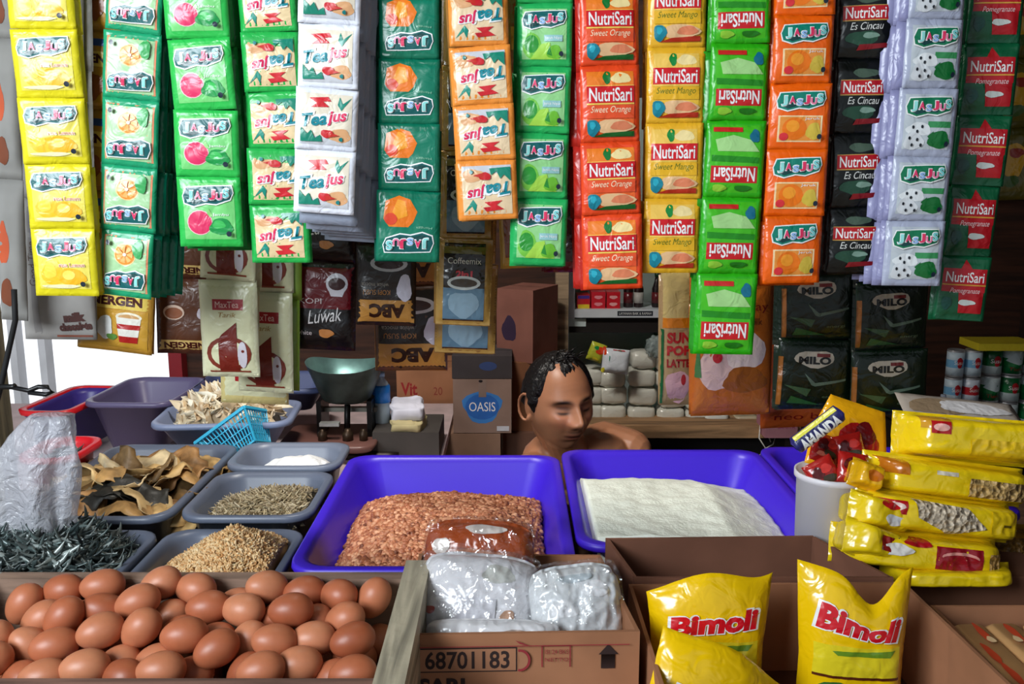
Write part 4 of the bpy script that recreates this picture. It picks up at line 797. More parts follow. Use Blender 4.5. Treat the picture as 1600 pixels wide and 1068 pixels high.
# goods on the upper shelf
for (x0, x1, yt, col, ac, l) in ((902, 922, 461, (196, 24, 34), (230, 200, 40), 'red carton with a yellow band at the left end of the cabinet shelf'), (924, 946, 456, (210, 26, 44), (240, 150, 160), 'red and pink carton second on the cabinet shelf'), (948, 969, 456, (206, 20, 36), (240, 170, 170), 'red and pink carton third on the cabinet shelf')):
    pbox('small_carton', x0, x1, yt, 483, Yc + .02, .07, col, l, 'carton', [('r', ac, -.9, -.9, .9, -.3) if x0 == 902 else ('b', ac, 0, -.4, .6, .2), ('r', (70, 40, 140), -.9, .5, .9, .95) if x0 == 902 else ('b', ac, 0, .4, .6, .2)], kind='foil', seam=False)
for i, (px, col, cc) in enumerate(((982, (30, 12, 12), (20, 20, 20)), (998, (34, 14, 14), (150, 20, 20)), (1026, (24, 10, 12), (20, 60, 30)))):
    X = Matrix.Translation((W(px, 483, Yc + .04).x, Yc + .05, z1)); r_ = .016
    t2 = empty('sauce_bottle', X.to_translation(), ['dark sauce bottle beside the red cartons', 'dark sauce bottle with a red cap on the cabinet shelf', 'dark sauce bottle with a green cap at the right end of the shelf'][i], 'bottle')
    MB().lathe([(r_ * .9, 0), (r_, .004), (r_, .06), (r_ * .5, .085), (r_ * .4, .10)], M(col, 'foil'), X, 16).build('bottle_body', t2); MB().lathe([(r_ * .5, .10), (r_ * .5, .115)], M(cc, 'plastic'), X, 12).build('cap', t2)
    MB().lathe([(r_ * 1.02, .015), (r_ * 1.02, .05)], M((180, 176, 170) if i == 1 else (96, 20, 26), 'foil'), X, 16).build('label', t2)
# wrapped packs
for i, (px, py, w_) in enumerate([(1007, 564, 40), (1040, 566, 30), (926, 590, 36), (957, 593, 44), (1004, 592, 44), (1044, 593, 36), (926, 619, 36), (959, 619, 45), (1006, 621, 45), (1052, 625, 42), (926, 647, 36), (957, 648, 45), (1003, 650, 44), (1049, 652, 44), (1090, 653, 36)]):
    soft('soap_pack', px - w_ / 2, px + w_ / 2, py - 13.5, py + 13.5, 2.76, .09, (222, 222, 210), 'white wrapped block in the stacked rows behind the man', 'pack', 'crinkle', pw=4.5, amp=.003, seed=i, group='white wrapped blocks stacked behind the man', n=12)
soft('soap_pack', 1103, 1140, 647, 664, 2.74, .07, (222, 222, 214), 'small white wrapped block lying alone right of the stacked rows', 'pack', 'crinkle', pw=6, amp=.002, seed=31, n=12)
soft('soap_pack', 1072, 1100, 626, 639, 2.75, .07, (214, 220, 206), 'small white block on top of the right end of the stacked rows', 'pack', 'crinkle', pw=6, amp=.002, seed=32, n=12)
soft('soap_pack', 1150, 1186, 651, 662, 2.74, .06, (206, 190, 160), 'flat cream block near the white wire on the plank', 'pack', 'crinkle', pw=6, amp=.002, seed=33, n=12)
soft('red_packet', 1124, 1166, 664, 670, 2.68, .06, (160, 20, 30), 'flat red packet in front of the small white block', 'packet', 'crinkle', pw=6, amp=.002, n=10)
X = TR(W(962, 564, 2.7), -8, 6, 0)
pack('paper_bag', .083, .076, .03, (226, 232, 238), [('b', (230, 70, 30), -.95, .75, .2, .35), ('p', (30, 150, 110), [(-.2, .9), (.3, .96), (.35, .8)]), ('r', (200, 50, 60), -.3, .86, .6, .93), ('r', (20, 150, 120), -.55, .0, -.5, .4), ('b', (226, 214, 60), -.9, -.8, .14, .2)], X, label='white plastic bag with red and green print hung in front of the wrapped blocks', cat='bag', kind='crinkle', seed=4)
t = bpy.data.objects['paper_bag']; t.name = 'carrier_bag'
o = pack('snack_packet', .05, .06, .02, (190, 196, 60), [('b', (226, 70, 30), .3, .3, .5, .4), ('b', (30, 140, 60), -.2, .5, .3, .2), ('b', (240, 220, 60), .1, -.7, .4, .2)], TR(W(932, 550, 2.74), 0, 20, 0), label='yellow and orange crumpled packet left of the white plastic bag', cat='packet', kind='crinkle', seed=5)
soft('clear_bag', 1012, 1040, 528, 560, 2.72, .05, (170, 186, 184), 'clear crumpled bag at the right end of the cabinet', 'bag', 'bag', amp=.008, seed=9, pw=2.6)
# shelf plank
t = empty('back_shelf', (W(1080, 690, 2.72).x, 2.72, 0), 'tan plank shelf under the white wrapped blocks', 'shelf')
zs_ = W(1080, 665, 2.66).z; zq = W(1080, 684, 2.66).z; x0_, x1_ = W(905, 690, 2.66).x, W(1250, 690, 2.66).x
MB().box(x0_, x1_, 2.66, 2.84, zq, zs_, M((176, 136, 96), 'wood')).build('plank', t)
for x in (x0_ + .02, x1_ - .02): MB().box(x - .02, x + .02, 2.68, 2.82, 0, zq, M((50, 34, 28), 'wood')).build('leg', t)
MB().box(x0_ + .04, x1_ - .04, 2.8, 2.82, .1, zq, M((26, 18, 16), 'wood')).build('back_board', t)
b = MB(); b.tube([W(1188, 664, 2.64), W(1186, 684, 2.63), W(1196, 700, 2.63), W(1208, 694, 2.63), W(1212, 680, 2.63), W(1204, 668, 2.63), W(1198, 672, 2.63), W(1204, 690, 2.64)], .0022, M((220, 216, 206), 'plastic'), 6)
b.tube([W(1196, 700, 2.63), W(1180, 720, 2.6), W(1170, 760, 2.6)], .0022, M((220, 216, 206), 'plastic'), 6); tag(b.build('power_cord'), 'thin white cord looped over the front of the tan plank', 'cord')
pbox('pink_box', 1196, 1246, 660, 684, 2.6, .1, (176, 120, 130), 'pinkish box at the right end of the tan plank', art=[('t', (150, 20, 90), 'SANITA', .3, .4, 1.1, .4)])
# right: shelf of cans
Yk = 2.62
t = empty('can_shelf', (1.55, 2.7, 0), 'dark wooden shelf carrying the stacked cans', 'shelf')
zk = W(1540, 672, Yk).z
MB().box(W(1440, 672, Yk).x, 1.745, 2.56, 2.95, zk - .025, zk, M((60, 40, 34), 'wood')).build('plank', t)
for x in (W(1450, 672, Yk).x, 1.70): MB().box(x, x + .03, 2.58, 2.93, 0, zk - .025, M((44, 28, 22), 'wood')).build('side_panel', t)
MB().box(W(1440, 672, Yk).x, 1.745, 2.9, 2.92, zk + .75, zk + .77, M((60, 40, 34), 'wood')).build('plank', t)
def can(px, Y, zb, r_, h_, bands, label, group=None):
    X = Matrix.Translation((W(px, 600, Y).x, Y + .04, zb)); t2 = empty('tin_can', X.to_translation(), label, 'can', group)
    sil = M((190, 190, 194), 'metal'); b = MB(); b.lathe([(r_ * .96, 0), (r_, .002), (r_, h_ - .002), (r_ * .96, h_), (r_ * .92, h_ - .004)], sil, X, 20); b.build('can_body', t2)
    n = len(bands); pr = []; 
    for i in range(n): pr += [(r_ * 1.012, .006 + (h_ - .012) * i / n), (r_ * 1.012, .006 + (h_ - .012) * (i + 1) / n - .0003)]
    b = MB(); b.lathe(pr, M(bands[0]), X, 20, mfn=lambda i: M(bands[min(n - 1, i // 2)], 'foil'))
    def fn(u, v, l): a = u * 1.2; return tuple(X @ Vector((r_ * (1.02 + .004 * l) * math.sin(a), -r_ * (1.02 + .004 * l) * math.cos(a), h_ / 2 + v * h_ / 2)))
    art = [('b', (190, 30, 40), .1, .1, .3, .4), ('t', WH, 'Susu', .0, .1, .9, .3)] if bands[0][1] > 150 else [('p', (206, 220, 224), [(-.9, .1), (-.2, .7), (.3, .2), (.9, .8), (.9, -.1), (.2, -.2)]), ('t', (150, 24, 30), 'Tiara', 0, -.5, 1.1, .24)]
    art_add(b, art, fn, r_ * 2, h_, .006, 'foil'); b.build('label', t2); return t2
hs = .082; lw = [(206, 224, 236), (120, 180, 220), (206, 224, 236)]; gr = [(10, 96, 50), (20, 120, 60), (200, 214, 216)]
rows = [zk + .0005, zk + .083, zk + .166]
names = ['bottom', 'middle', 'top']
for j, zr in enumerate(rows):
    for i, px in enumerate((1500, 1528)):
        if i == 0 and j == 0: continue
        can(px, Yk - .03, zr, .0245, hs, lw if j != 1 or i == 0 else [(206, 214, 226), (190, 30, 40), (206, 214, 226)], 'small white and blue milk can in the left columns of the can stack, %s row' % names[j], 'small white milk cans')
    for i, px in enumerate((1557, 1589, 1622)):
        can(px, Yk - .0, zr, .029, hs, gr if (i + j) % 2 else [(200, 214, 216), (14, 110, 56), (10, 90, 46)], 'dark green and white milk can in the right columns of the can stack, %s row' % names[j], 'green milk cans')
pbox('yellow_box', 1530, 1625, 538, 549, 2.6, .12, (226, 206, 50), 'flat yellow box lying on top of the green cans', kind='foil', seam=False)
o = bpy.data.objects['yellow_box']; o.location.z = rows[2] + hs + .001
for (px, py, hh, col, cc, l) in ((1461, 668, .10, (90, 80, 60), (200, 190, 150), 'small bottle with a cream cap left of the cans'), (1476, 668, .12, (110, 120, 140), (170, 180, 200), 'grey-blue bottle left of the milk cans'), (1492, 668, .062, (150, 26, 34), (226, 40, 30), 'small bottle with a bright red cap in front of the cans')):
    X = Matrix.Translation((W(px, 640, 2.57).x, 2.585, zk)); t2 = empty('glass_bottle', X.to_translation(), l, 'bottle'); r_ = .013
    MB().lathe([(r_, 0), (r_, hh * .6), (r_ * .5, hh * .78), (r_ * .5, hh * .85)], M(col, 'foil'), X, 14).build('bottle_body', t2); MB().lathe([(r_ * .6, hh * .85), (r_ * .6, hh)], M(cc, 'plastic'), X, 12).build('cap', t2)
# dark stock boxes filling the right back
rr = random.Random(4)
for k, (px0, px1, yt, yb) in enumerate(((1455, 1530, 560, 640), (1530, 1640, 440, 535), (1440, 1520, 500, 560), (1540, 1640, 340, 440))):
    pass
# ================================================================ white tub with candy, wafer tube
Yb = 1.33
def tubloop(r, z, c): return [(c.x + r * math.cos(2 * math.pi * i / 32), c.y + r * math.sin(2 * math.pi * i / 32), z) for i in range(32)]
cT = W(1300, 735, 1.42); 
zt_ = cT.z; cB = WZ(1292, 835, .80)
c = Vector((cT.x, 1.42, 0)); b = MB(); z0b = .786
b.loops([tubloop(.050, z0b, c), tubloop(.056, zt_ - .012, c), tubloop(.060, zt_ - .010, c), tubloop(.060, zt_, c), tubloop(.056, zt_, c), tubloop(.047, z0b + .004, c)], M((226, 222, 228), 'plastic'))
tag(b.build('white_tub'), 'round white plastic tub holding red candy packs', 'tub')
for i, (dx, dy, dz, ry, rx) in enumerate(((-.025, -.03, .0, -30, -20), (.02, -.035, .012, 10, -25), (-.01, .01, .03, 20, -30), (.03, .01, .03, -12, -22))):
    pack('candy_packet', .05, .05, .016, (170, 30, 26), [('b', (90, 14, 16), -.3, .2, .4, .4), ('b', (214, 50, 40), .3, .3, .35, .3), ('b', (60, 50, 30), .2, -.4, .5, .3), ('b', (226, 120, 90), -.4, -.5, .3, .16)], TR((c.x + dx, c.y + dy, zt_ + .004 + dz), rx, ry, 0), label='dark red candy packet lying in the white tub', cat='packet', group='red candy packets in the tub', kind='crinkle', seed=i)
pack('snack_pouch', .13, .13, .025, (244, 176, 20), [('b', (170, 24, 24), .15, -.1, .55, .5), ('b', (110, 14, 20), .3, .2, .3, .3), ('b', (226, 60, 60), -.1, -.45, .4, .25), ('b', (80, 50, 40), .0, -.1, .2, .2)], TR((c.x + .045, c.y + .05, zt_ + .040), -28, 18, -6), label='orange-yellow snack pouch with red sweets standing in the white tub', cat='pouch', kind='crinkle', seed=3, warp=lambda u, v, x, y, z: (x * (1 - .25 * max(0, v)), y, z))
a_, b2 = WZ(1256, 712, zt_ + .02), None
pA = W(1244, 700, 1.36); pB = W(1310, 640, 1.38); d = pB - pA
mb = MB(); Lg = d.length; rr_ = .0145
def wf(u, v, l):   # u along, v around
    a = v * 1.5; q = rr_ + EPS * l * 1.5; return (u * Lg / 2, -q * math.cos(a), q * math.sin(a))
vs = []; fs = []; n = 20
for i in range(25):
    x = -1 + 2 * i / 24; s_ = min(1, .25 + (1 - abs(x)) * 9)
    for k in range(n): a = 2 * math.pi * k / n; vs.append((x * Lg / 2, rr_ * (s_ if i not in (0, 24) else .9) * math.cos(a), rr_ * s_ * math.sin(a)))
for i in range(24):
    for k in range(n): fs.append((i * n + k, i * n + (k + 1) % n, (i + 1) * n + (k + 1) % n, (i + 1) * n + k))
mb.add(vs, fs, M((40, 40, 110), 'foil'))
art_add(mb, [('r', (24, 26, 90), -.86, -.9, .86, .5), ('r', (226, 220, 80), -.86, .5, .86, .95), ('t', WH, 'AMANDA', 0, -.12, 1.6, .95, {'bold': .05})], wf, Lg, .04, .006, 'foil')
o = mb.build('wafer_tube', loc=(0, 0, 0)); put(o, Matrix.Translation((pA + pB) / 2) @ Matrix.Rotation(-math.atan2(d.z, d.x), 4, 'Y')); tag(o, 'dark blue wafer stick pack lettered AMANDA leaning on the white tub', 'wafer pack')
# ================================================================ yellow noodle bags
YE = (240, 206, 20)
def noodle(px, py, Y, w_, h_, t_, rz, ry, rx, label, seed, art, base=YE):
    return pack('noodle_bag', w_, h_, t_, base, art, TR(W(px, py, Y), rx, ry, rz), label=label, cat='noodle bag', kind='crinkle', seed=seed, p=7, q=.45, ms=.10, mt=.16, crk=.005, cs=16, nu=30, nv=22)
red = (176, 24, 30)
noodle(1510, 686, 1.46, .25, .078, .15, -4, 4, -16, 'yellow noodle bag lying topmost with a grey window and small red badge', 1, [('r', (206, 150, 40), -.8, .3, -.45, .8), ('r', red, -.70, .1, -.46, .62), ('e', (240, 180, 170), -.58, .36, .1, .16), ('r', (226, 186, 30), -.2, -.7, .9, .0)])
o = pack('clear_window', .20, .10, .012, (170, 160, 150), [('b', (140, 120, 96), -.4, .1, .5, .5), ('b', (206, 204, 206), .2, .2, .6, .4)], TR(W(1510, 655, 1.48) + Vector((0, .02, .005)), -72, 5, -6), label='crumpled grey film sheet lying on the topmost noodle bag', cat='film', kind='crinkle', seed=8); o.name = 'plastic_film'
noodle(1470, 747, 1.42, .28, .064, .14, 3, 8, -12, 'yellow noodle bag second from the top, open toward brown noodles', 2, [('r', (190, 110, 20), -.95, .1, -.65, .8), ('r', (196, 160, 100), .05, -.6, .95, .3, 'noodle'), ('r', (220, 210, 190), -.35, .3, -.1, .5)])
noodle(1350, 742, 1.36, .05, .045, .06, 0, 20, -20, 'small orange-yellow fold of wrapper beside the tub', 3, [('b', (206, 110, 20), .1, 0, .5, .4)], (240, 180, 20))
noodle(1455, 803, 1.37, .27, .064, .14, 6, 9, -14, 'yellow noodle bag third from the top with red badge and clear window', 4, [('r', red, -.90, -.05, -.62, .6), ('b', (230, 200, 190), -.78, .3, .14, .2), ('p', (214, 196, 170), [(-.55, .75), (.1, .6), (.35, -.3), (-.1, -.75), (-.5, -.1)], 'noodle'), ('r', (226, 190, 20), .4, -.5, .95, .6), ('r', (110, 90, 20), .55, -.1, .66, .02)])
noodle(1425, 858, 1.33, .27, .062, .14, 2, 7, -14, 'yellow noodle bag near the bottom with a dark red oval logo', 5, [('r', (150, 20, 34), .0, -.55, .55, .55), ('e', (226, 150, 140), .28, .1, .22, .26), ('e', (150, 20, 34), .28, .0, .22, .22), ('b', (230, 226, 220), -.45, .2, .18, .3), ('b', red, -.2, .6, .16, .2), ('r', (190, 150, 90), .62, -.6, .98, .4, 'noodle')])
noodle(1365, 800, 1.33, .10, .055, .08, 16, 18, -16, 'small yellow noodle bag end poking out beside the white tub, with red print', 6, [('b', (206, 30, 34), -.1, .5, .35, .25), ('b', (226, 226, 226), .1, -.3, .4, .3)])
noodle(1362, 848, 1.30, .12, .055, .08, 22, 24, -16, 'small yellow noodle bag lowest left of the heap with a red badge', 7, [('r', (150, 30, 26), -.4, -.4, .0, .4), ('p', (206, 196, 150), [(.1, .5), (.9, .3), (.8, -.7), (.3, -.6)], 'noodle')])
noodle(1475, 893, 1.30, .20, .03, .12, 0, 0, -12, 'flat yellow noodle bag at the very bottom of the heap', 8, [])
noodle(1585, 850, 1.45, .22, .07, .12, -4, 2, -12, 'brown noodle bag at the right end of the heap', 9, [('r', (120, 84, 30), -.9, -.6, .9, .6, 'noodle')], (150, 110, 20))
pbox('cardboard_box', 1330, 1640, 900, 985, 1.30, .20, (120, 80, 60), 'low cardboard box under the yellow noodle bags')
# ================================================================ cardboard boxes in front
def open_box(pts, z0, zt, col, label, t_=.005, art=None, artface=0, inner=None, name='cardboard_box', flaps=()):
    """pts: 4 corners counter-clockwise from front left"""
    c0 = sum((Vector((p[0], p[1], 0)) for p in pts), Vector()) / 4; root = empty(name, (c0.x, c0.y, z0), label, 'box'); m = M(col, 'card'); mi_ = M(inner or col, 'card')
    names = ['front_panel', 'right_panel', 'back_panel', 'left_panel']
    for i in range(4):
        a, b_ = Vector((*pts[i], 0)), Vector((*pts[(i + 1) % 4], 0)); d = (b_ - a).normalized(); n_ = Vector((-d.y, d.x, 0)); mb = MB()
        tt = t_; v = [a, b_, b_ + n_ * tt - d * (tt if i % 2 else 0), a + n_ * tt + d * (tt if i % 2 else 0)]
        if i % 2: v = [a + d * tt, b_ - d * tt, b_ - d * tt + n_ * tt, a + d * tt + n_ * tt]
        mb.add([(p.x, p.y, z0) for p in v] + [(p.x, p.y, zt) for p in v], [(3, 2, 1, 0), (4, 5, 6, 7), (0, 1, 5, 4), (1, 2, 6, 5), (2, 3, 7, 6), (3, 0, 4, 7)], m, None, True)
        if art and i == artface:
            L_ = (b_ - a).length; h_ = zt - z0
            art_add(mb, art, lambda u, v_, l: tuple(a + d * (L_ * (u + 1) / 2) - n_ * (.0003 * l) + Vector((0, 0, z0 + h_ * (v_ + 1) / 2))), L_, h_, .1, 'matte')
        mb.build('side_panel', root, fix=False)
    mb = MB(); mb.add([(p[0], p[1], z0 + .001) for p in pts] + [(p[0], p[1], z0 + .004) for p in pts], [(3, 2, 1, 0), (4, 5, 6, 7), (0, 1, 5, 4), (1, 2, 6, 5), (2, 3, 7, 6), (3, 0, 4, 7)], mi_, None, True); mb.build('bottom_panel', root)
    for f in flaps: mb = MB(); f(mb, m); mb.build('flap', root)
    return root
zc2 = .95
blk = (44, 26, 24); pr_ = (150, 44, 50)
def px2(px, py, z): p = WZ(px, py, z); return (p.x, p.y)
fl, fr, br, bl = px2(628, 992, zc2), px2(1000, 986, zc2), px2(938, 866, zc2), px2(655, 864, zc2)
zb0 = .786; hB = zc2 - zb0; hw = (fr[0] - fl[0]) / 2
def vb(py): # pixel row on the front face -> v
    z = W(800, py, fl[1]).z; return (z - zb0) / hB * 2 - 1
def ub(px, py=1030): return (W(px, py, fl[1]).x - fl[0]) / hw - 1
art = [('r', blk, ub(649), vb(1051), ub(808), vb(1013)), ('r', KR, ub(651), vb(1049), ub(806), vb(1015)), ('t', blk, '68701183', ub(730), vb(1032), ub(796) - ub(664), vb(1018) - vb(1046), {'bold': .02}),
       ('t', blk, 'SARI', ub(690), vb(1072), ub(726) - ub(654), .26, {'bold': .04}), ('p', blk, [(ub(936), vb(1026)), (ub(951), vb(1010)), (ub(967), vb(1026)), (ub(962), vb(1026)), (ub(962), vb(1048)), (ub(940), vb(1048)), (ub(940), vb(1026))]),
       ('r', pr_, ub(846), vb(1012), ub(892), vb(1010)), ('r', pr_, ub(846), vb(1044), ub(848), vb(1010)), ('r', pr_, ub(890), vb(1044), ub(892), vb(1010)), ('t', pr_, 'ISI 24 BKS', ub(870), vb(1020), .2, .07), ('t', pr_, 'NETTO', ub(870), vb(1032), .2, .06),
       ('e', pr_, ub(812), vb(1032), .09, .18, -100, 100), ('e', KR, ub(812), vb(1032), .07, .14, -100, 100), ('r', pr_, ub(646), vb(1010), ub(984), vb(1008.6)), ('p', pr_, [(ub(805), vb(1000)), (ub(830), vb(1010)), (ub(812), vb(1006))])]
open_box([fl, fr, br, bl], zb0, zc2, KR, 'open cardboard box numbered 68701183 holding white flour packs', art=art)
# big open box with the oil pouches
zr = .925
o1 = [px2(1050, 1130, zr), px2(1645, 1130, zr), px2(1412, 908, zr), px2(982, 912, zr)]
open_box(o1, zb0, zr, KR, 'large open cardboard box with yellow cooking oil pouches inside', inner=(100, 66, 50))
# box behind it
o2 = [px2(992, 906, zr + .004), px2(1400, 906, zr + .004), px2(1270, 836, zr + .004), px2(946, 840, zr + .004)]
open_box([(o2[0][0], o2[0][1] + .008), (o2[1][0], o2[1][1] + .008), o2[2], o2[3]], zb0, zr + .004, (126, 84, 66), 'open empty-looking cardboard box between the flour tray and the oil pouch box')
# right box with biscuits
o3 = [px2(1640, 1120, .90), px2(1850, 1120, .90), px2(1700, 925, .90), px2(1432, 925, .90)]
o3 = [(o1[1][0] + .012, .80), (o1[1][0] + .36, .80), (o1[1][0] + .36, 1.175), (o1[1][0] + .012, 1.175)]
open_box(o3, zb0, .905, KR, 'cardboard box at the right corner filled with biscuit sheets')
rr = random.Random(3)
for i in range(7):
    X = TR((o3[0][0] + .04 + i * .05, .985, .872 + i * .001), 0, rr.uniform(-3, 3), rr.uniform(-2, 2)); b = MB()
    b.loops([rrect(-.023, .023, -.16, .16, 0, .006), rrect(-.024, .024, -.165, .165, .014, .008), rrect(-.018, .018, -.16, .16, .02, .008)], M((206, 156, 100), 'matte'))
    fnb = lambda u, v, l: (u * .018, v * .16, .02 + .0004 * l)
    art_add(b, [('b', (214, 70, 30), rr.uniform(-.5, .5), y_, .3, .16) for y_ in (-.8, -.5, -.15, .2, .5, .82)] + [('b', (236, 200, 150), rr.uniform(-.4, .4), y_, .3, .05) for y_ in (-.65, 0, .7)], fnb, .036, .32, .02, 'matte')
    b.v = [tuple(X @ Vector(v)) for v in b.v]; o = b.build('biscuit_sheet', fix=False); tag(o, 'orange-topped biscuit sheet lying in the right corner box', 'biscuit', 'biscuit sheets in the corner box')
MB().box(o3[0][0] + .006, o3[1][0] - .006, .806, 1.169, .791, .868, M((150, 110, 80), 'card')).build('packing_card'); tag(bpy.data.objects['packing_card'], 'cardboard layer under the biscuit sheets in the corner box', 'card')
# ================================================================ oil pouches
def bim(name, X, w_, h_, t_, topf, label, logo, seed):
    def warp(u, v, x, y, z):
        k = max(0, (v + .1) / 1.1); x2 = x * (1 + .12 * k); z2 = z + topf(u) * k * k; y2 = y * (1 - .5 * k) - .012 * k * math.cos(u * 2.2)
        return x2, y2, z2
    return pack('oil_pouch', w_, h_, t_, (248, 200, 8), logo, X, label=label, cat='pouch', kind='crinkle', seed=seed, warp=warp, crk=.003, cs=14, ms=.05, mt=.06, nu=28, nv=28)
RD = (214, 16, 34)
def logo(cy, rot=0, arc=0, sc=1.0):
    return [('p', (236, 214, 40), [(-.8, cy - .3), (.8, cy - .3), (.82, cy - .75), (-.82, cy - .75)]), ('p', (110, 150, 40), [(-.5, cy - .38), (.7, cy - .34), (.6, cy - .44), (-.4, cy - .44)]), ('r', (90, 40, 20), -.82, cy - .78, .82, cy - .74), ('b', (60, 110, 50), -.4, cy - 1.0, .4, .16), ('b', (190, 30, 50), .1, cy - 1.05, .5, .12), ('b', (150, 170, 130), .4, cy - .92, .35, .08),
            ('t', WH, 'Bimoli', .0, cy, 1.62 * sc, .36 * sc, {'bold': .08, 'rot': rot, 'arc': arc, 'shear': .15}), ('t', RD, 'Bimoli', .0, cy, 1.52 * sc, .32 * sc, {'bold': .05, 'rot': rot, 'arc': arc, 'shear': .15})]
pc = W(1103, 975, 1.13)
bim('a', TR((pc.x - .004, 1.10, .898), -8, 4, 4), .152, .155, .055, lambda u: .012 * math.cos(u * 3) + (.022 * max(0, u) ** 2) - .01 * max(0, -u) ** 3, 'yellow Bimoli oil pouch standing at the back left of the big box', logo(.34, 6), 1)
pc = W(1335, 970, 1.08)
bim('b', TR((pc.x, 1.085, .892), -8, 3, -2), .135, .175, .06, lambda u: -.040 * math.exp(-((u - .28) / .38) ** 2) + .012 * abs(u) + .01, 'yellow Bimoli oil pouch standing alone on the right with a dipped top', logo(.42, -6), 2)
bim('c', TR((W(1108, 1050, .98).x, .985, .868), -20, 30, 6), .16, .14, .05, lambda u: .006 * math.cos(u * 3), 'yellow Bimoli oil pouch slumped in front, cut by the lower picture edge', logo(.0, 0, 0), 3)
# ================================================================ flour packs
fx = (fl[0] + fr[0]) / 2
def fp(px, py, Y, w_, h_, t_, rx, ry, rz, base, art, label, seed, kind='crinkle', q=.5, name='flour_pack', crk=.006):
    return pack(name, w_, h_, t_, base, art, TR(W(px, py, Y), rx, ry, rz), label=label, cat='pack', kind=kind, seed=seed, p=2.6, q=q, ms=.04, mt=.06, crk=crk, cs=16, nu=44, nv=40, warp=lambda u, v, x, y, z: (x * (1 - .13 * v ** 4), y, z * (1 - .16 * u ** 4)))
fp(748, 882, 1.19, .155, .125, .06, -22, 3, 0, (170, 76, 36), [('b', (196, 110, 50), 0, -.2, .8, .6), ('t', WH, 'SARI', -.2, .15, .6, .2, {'shear': .3}), ('b', (226, 214, 206), -.7, .4, .16, .2), ('b', (226, 214, 206), .1, .8, .4, .1)], 'orange-brown labelled pack standing at the back of the numbered box', 1)
fp(748, 940, 1.125, .165, .13, .09, -34, 4, -3, (232, 230, 234), [('b', (206, 206, 200), .3, .5, .26, .2), ('b', (190, 60, 60), -.75, -.3, .09, .08), ('b', (206, 160, 130), .5, -.35, .12, .16), ('r', (222, 220, 226), -.4, -.6, .3, .0), ('b', (190, 120, 90), .1, -.8, .08, .1)], 'big white flour pack bulging at the left of the numbered box', 2)
fp(900, 947, 1.10, .122, .11, .06, -34, -4, 6, (226, 228, 230), [('b', (240, 240, 242), -.3, -.1, .3, .2), ('b', (240, 240, 242), .4, .3, .3, .2), ('b', (190, 200, 206), .0, .6, .4, .1)], 'crumpled clear pack of white flour at the right of the numbered box', 3, crk=.010)
fp(770, 992, 1.045, .17, .04, .04, -30, 0, -2, (214, 212, 214), [('b', (170, 150, 140), .35, 0, .3, .3)], 'flat white pack lying lowest along the front of the numbered box', 4)
for (px, py, Y_, w_, h_, t_, rx, ry, rz, sd) in ((748, 938, 1.120, .172, .136, .105, -34, 4, -3, 11), (901, 945, 1.095, .130, .118, .078, -34, -4, 6, 12), (748, 880, 1.185, .160, .130, .075, -22, 3, 0, 13)):
    o = pack('film_wrap', w_, h_, t_, (240, 240, 240), (), TR(W(px, py, Y_), rx, ry, rz), kind='film', seed=sd, p=2.6, q=.5, ms=.04, mt=.06, crk=.010, cs=26, nu=50, nv=46, warp=lambda u, v, x, y, z: (x * (1 - .1 * v ** 4), y, z * (1 - .12 * u ** 4)))
    own = [q for q in bpy.data.objects if q.name.startswith('flour_pack') and q.parent is None]; own.sort(key=lambda q: (q.location - o.location).length); put(o, wm(o), own[0]); tag(o, 'clear glossy film')
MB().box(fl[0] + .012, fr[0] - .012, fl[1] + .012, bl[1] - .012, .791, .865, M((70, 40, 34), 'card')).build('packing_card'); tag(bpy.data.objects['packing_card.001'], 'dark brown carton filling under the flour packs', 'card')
# ================================================================ plastic bag, left
b = MB(); pts = [(62, 905, .150), (62, 850, .155), (60, 800, .15), (58, 750, .17), (62, 710, .17), (70, 680, .14), (78, 655, .10), (84, 645, .09)]
L = []; n = 48; Yp = 1.40
for j, (px, py, r_) in enumerate(pts):
    c = W(px - 0, py, Yp); a_ = []
    for i in range(n):
        a = 2 * math.pi * i / n; rr_ = r_ * .36 * (1 + .16 * math.sin(a * 5 + j * .7) + .3 * noise.noise(Vector((math.cos(a) * 2.2, math.sin(a) * 2.2, j * .8))))
        a_.append((c.x + rr_ * math.cos(a), c.y + rr_ * .7 * math.sin(a), c.z))
    L.append(a_)
b.loops(L, M((214, 214, 222), 'bag'))
o = b.build('plastic_bag'); tag(o, 'crumpled translucent white plastic bag hanging beside the wooden post', 'bag'); sb = o.modifiers.new('s', 'SUBSURF'); sb.levels = sb.render_levels = 1
tx = bpy.data.textures.new('crumple', 'CLOUDS'); tx.noise_scale = .025; dm = o.modifiers.new('d', 'DISPLACE'); dm.texture = tx; dm.strength = .014; dm.mid_level = .5
b = MB(); b.tube([W(22, 452, 1.3), W(24, 500, 1.3), W(14, 545, 1.3), W(2, 600, 1.3), W(-8, 640, 1.3)], .0042, M((14, 14, 16), 'matte')); tag(b.build('black_strap'), 'black strap hanging bent at the left picture edge', 'strap')
b = MB(); b.tube([W(-10, 604, 1.28), W(20, 604, 1.28), W(24, 602, 1.28)], .004, M((14, 14, 16), 'plastic')); b.tube([W(20, 605, 1.28), W(45, 610, 1.28), W(60, 604, 1.28), W(74, 604, 1.28), W(82, 612, 1.28), W(72, 616, 1.28), W(45, 613, 1.28)], .0035, M((14, 14, 16), 'plastic')); tag(b.build('black_hook'), 'black hook clip sticking out at the left edge before the window', 'hook')
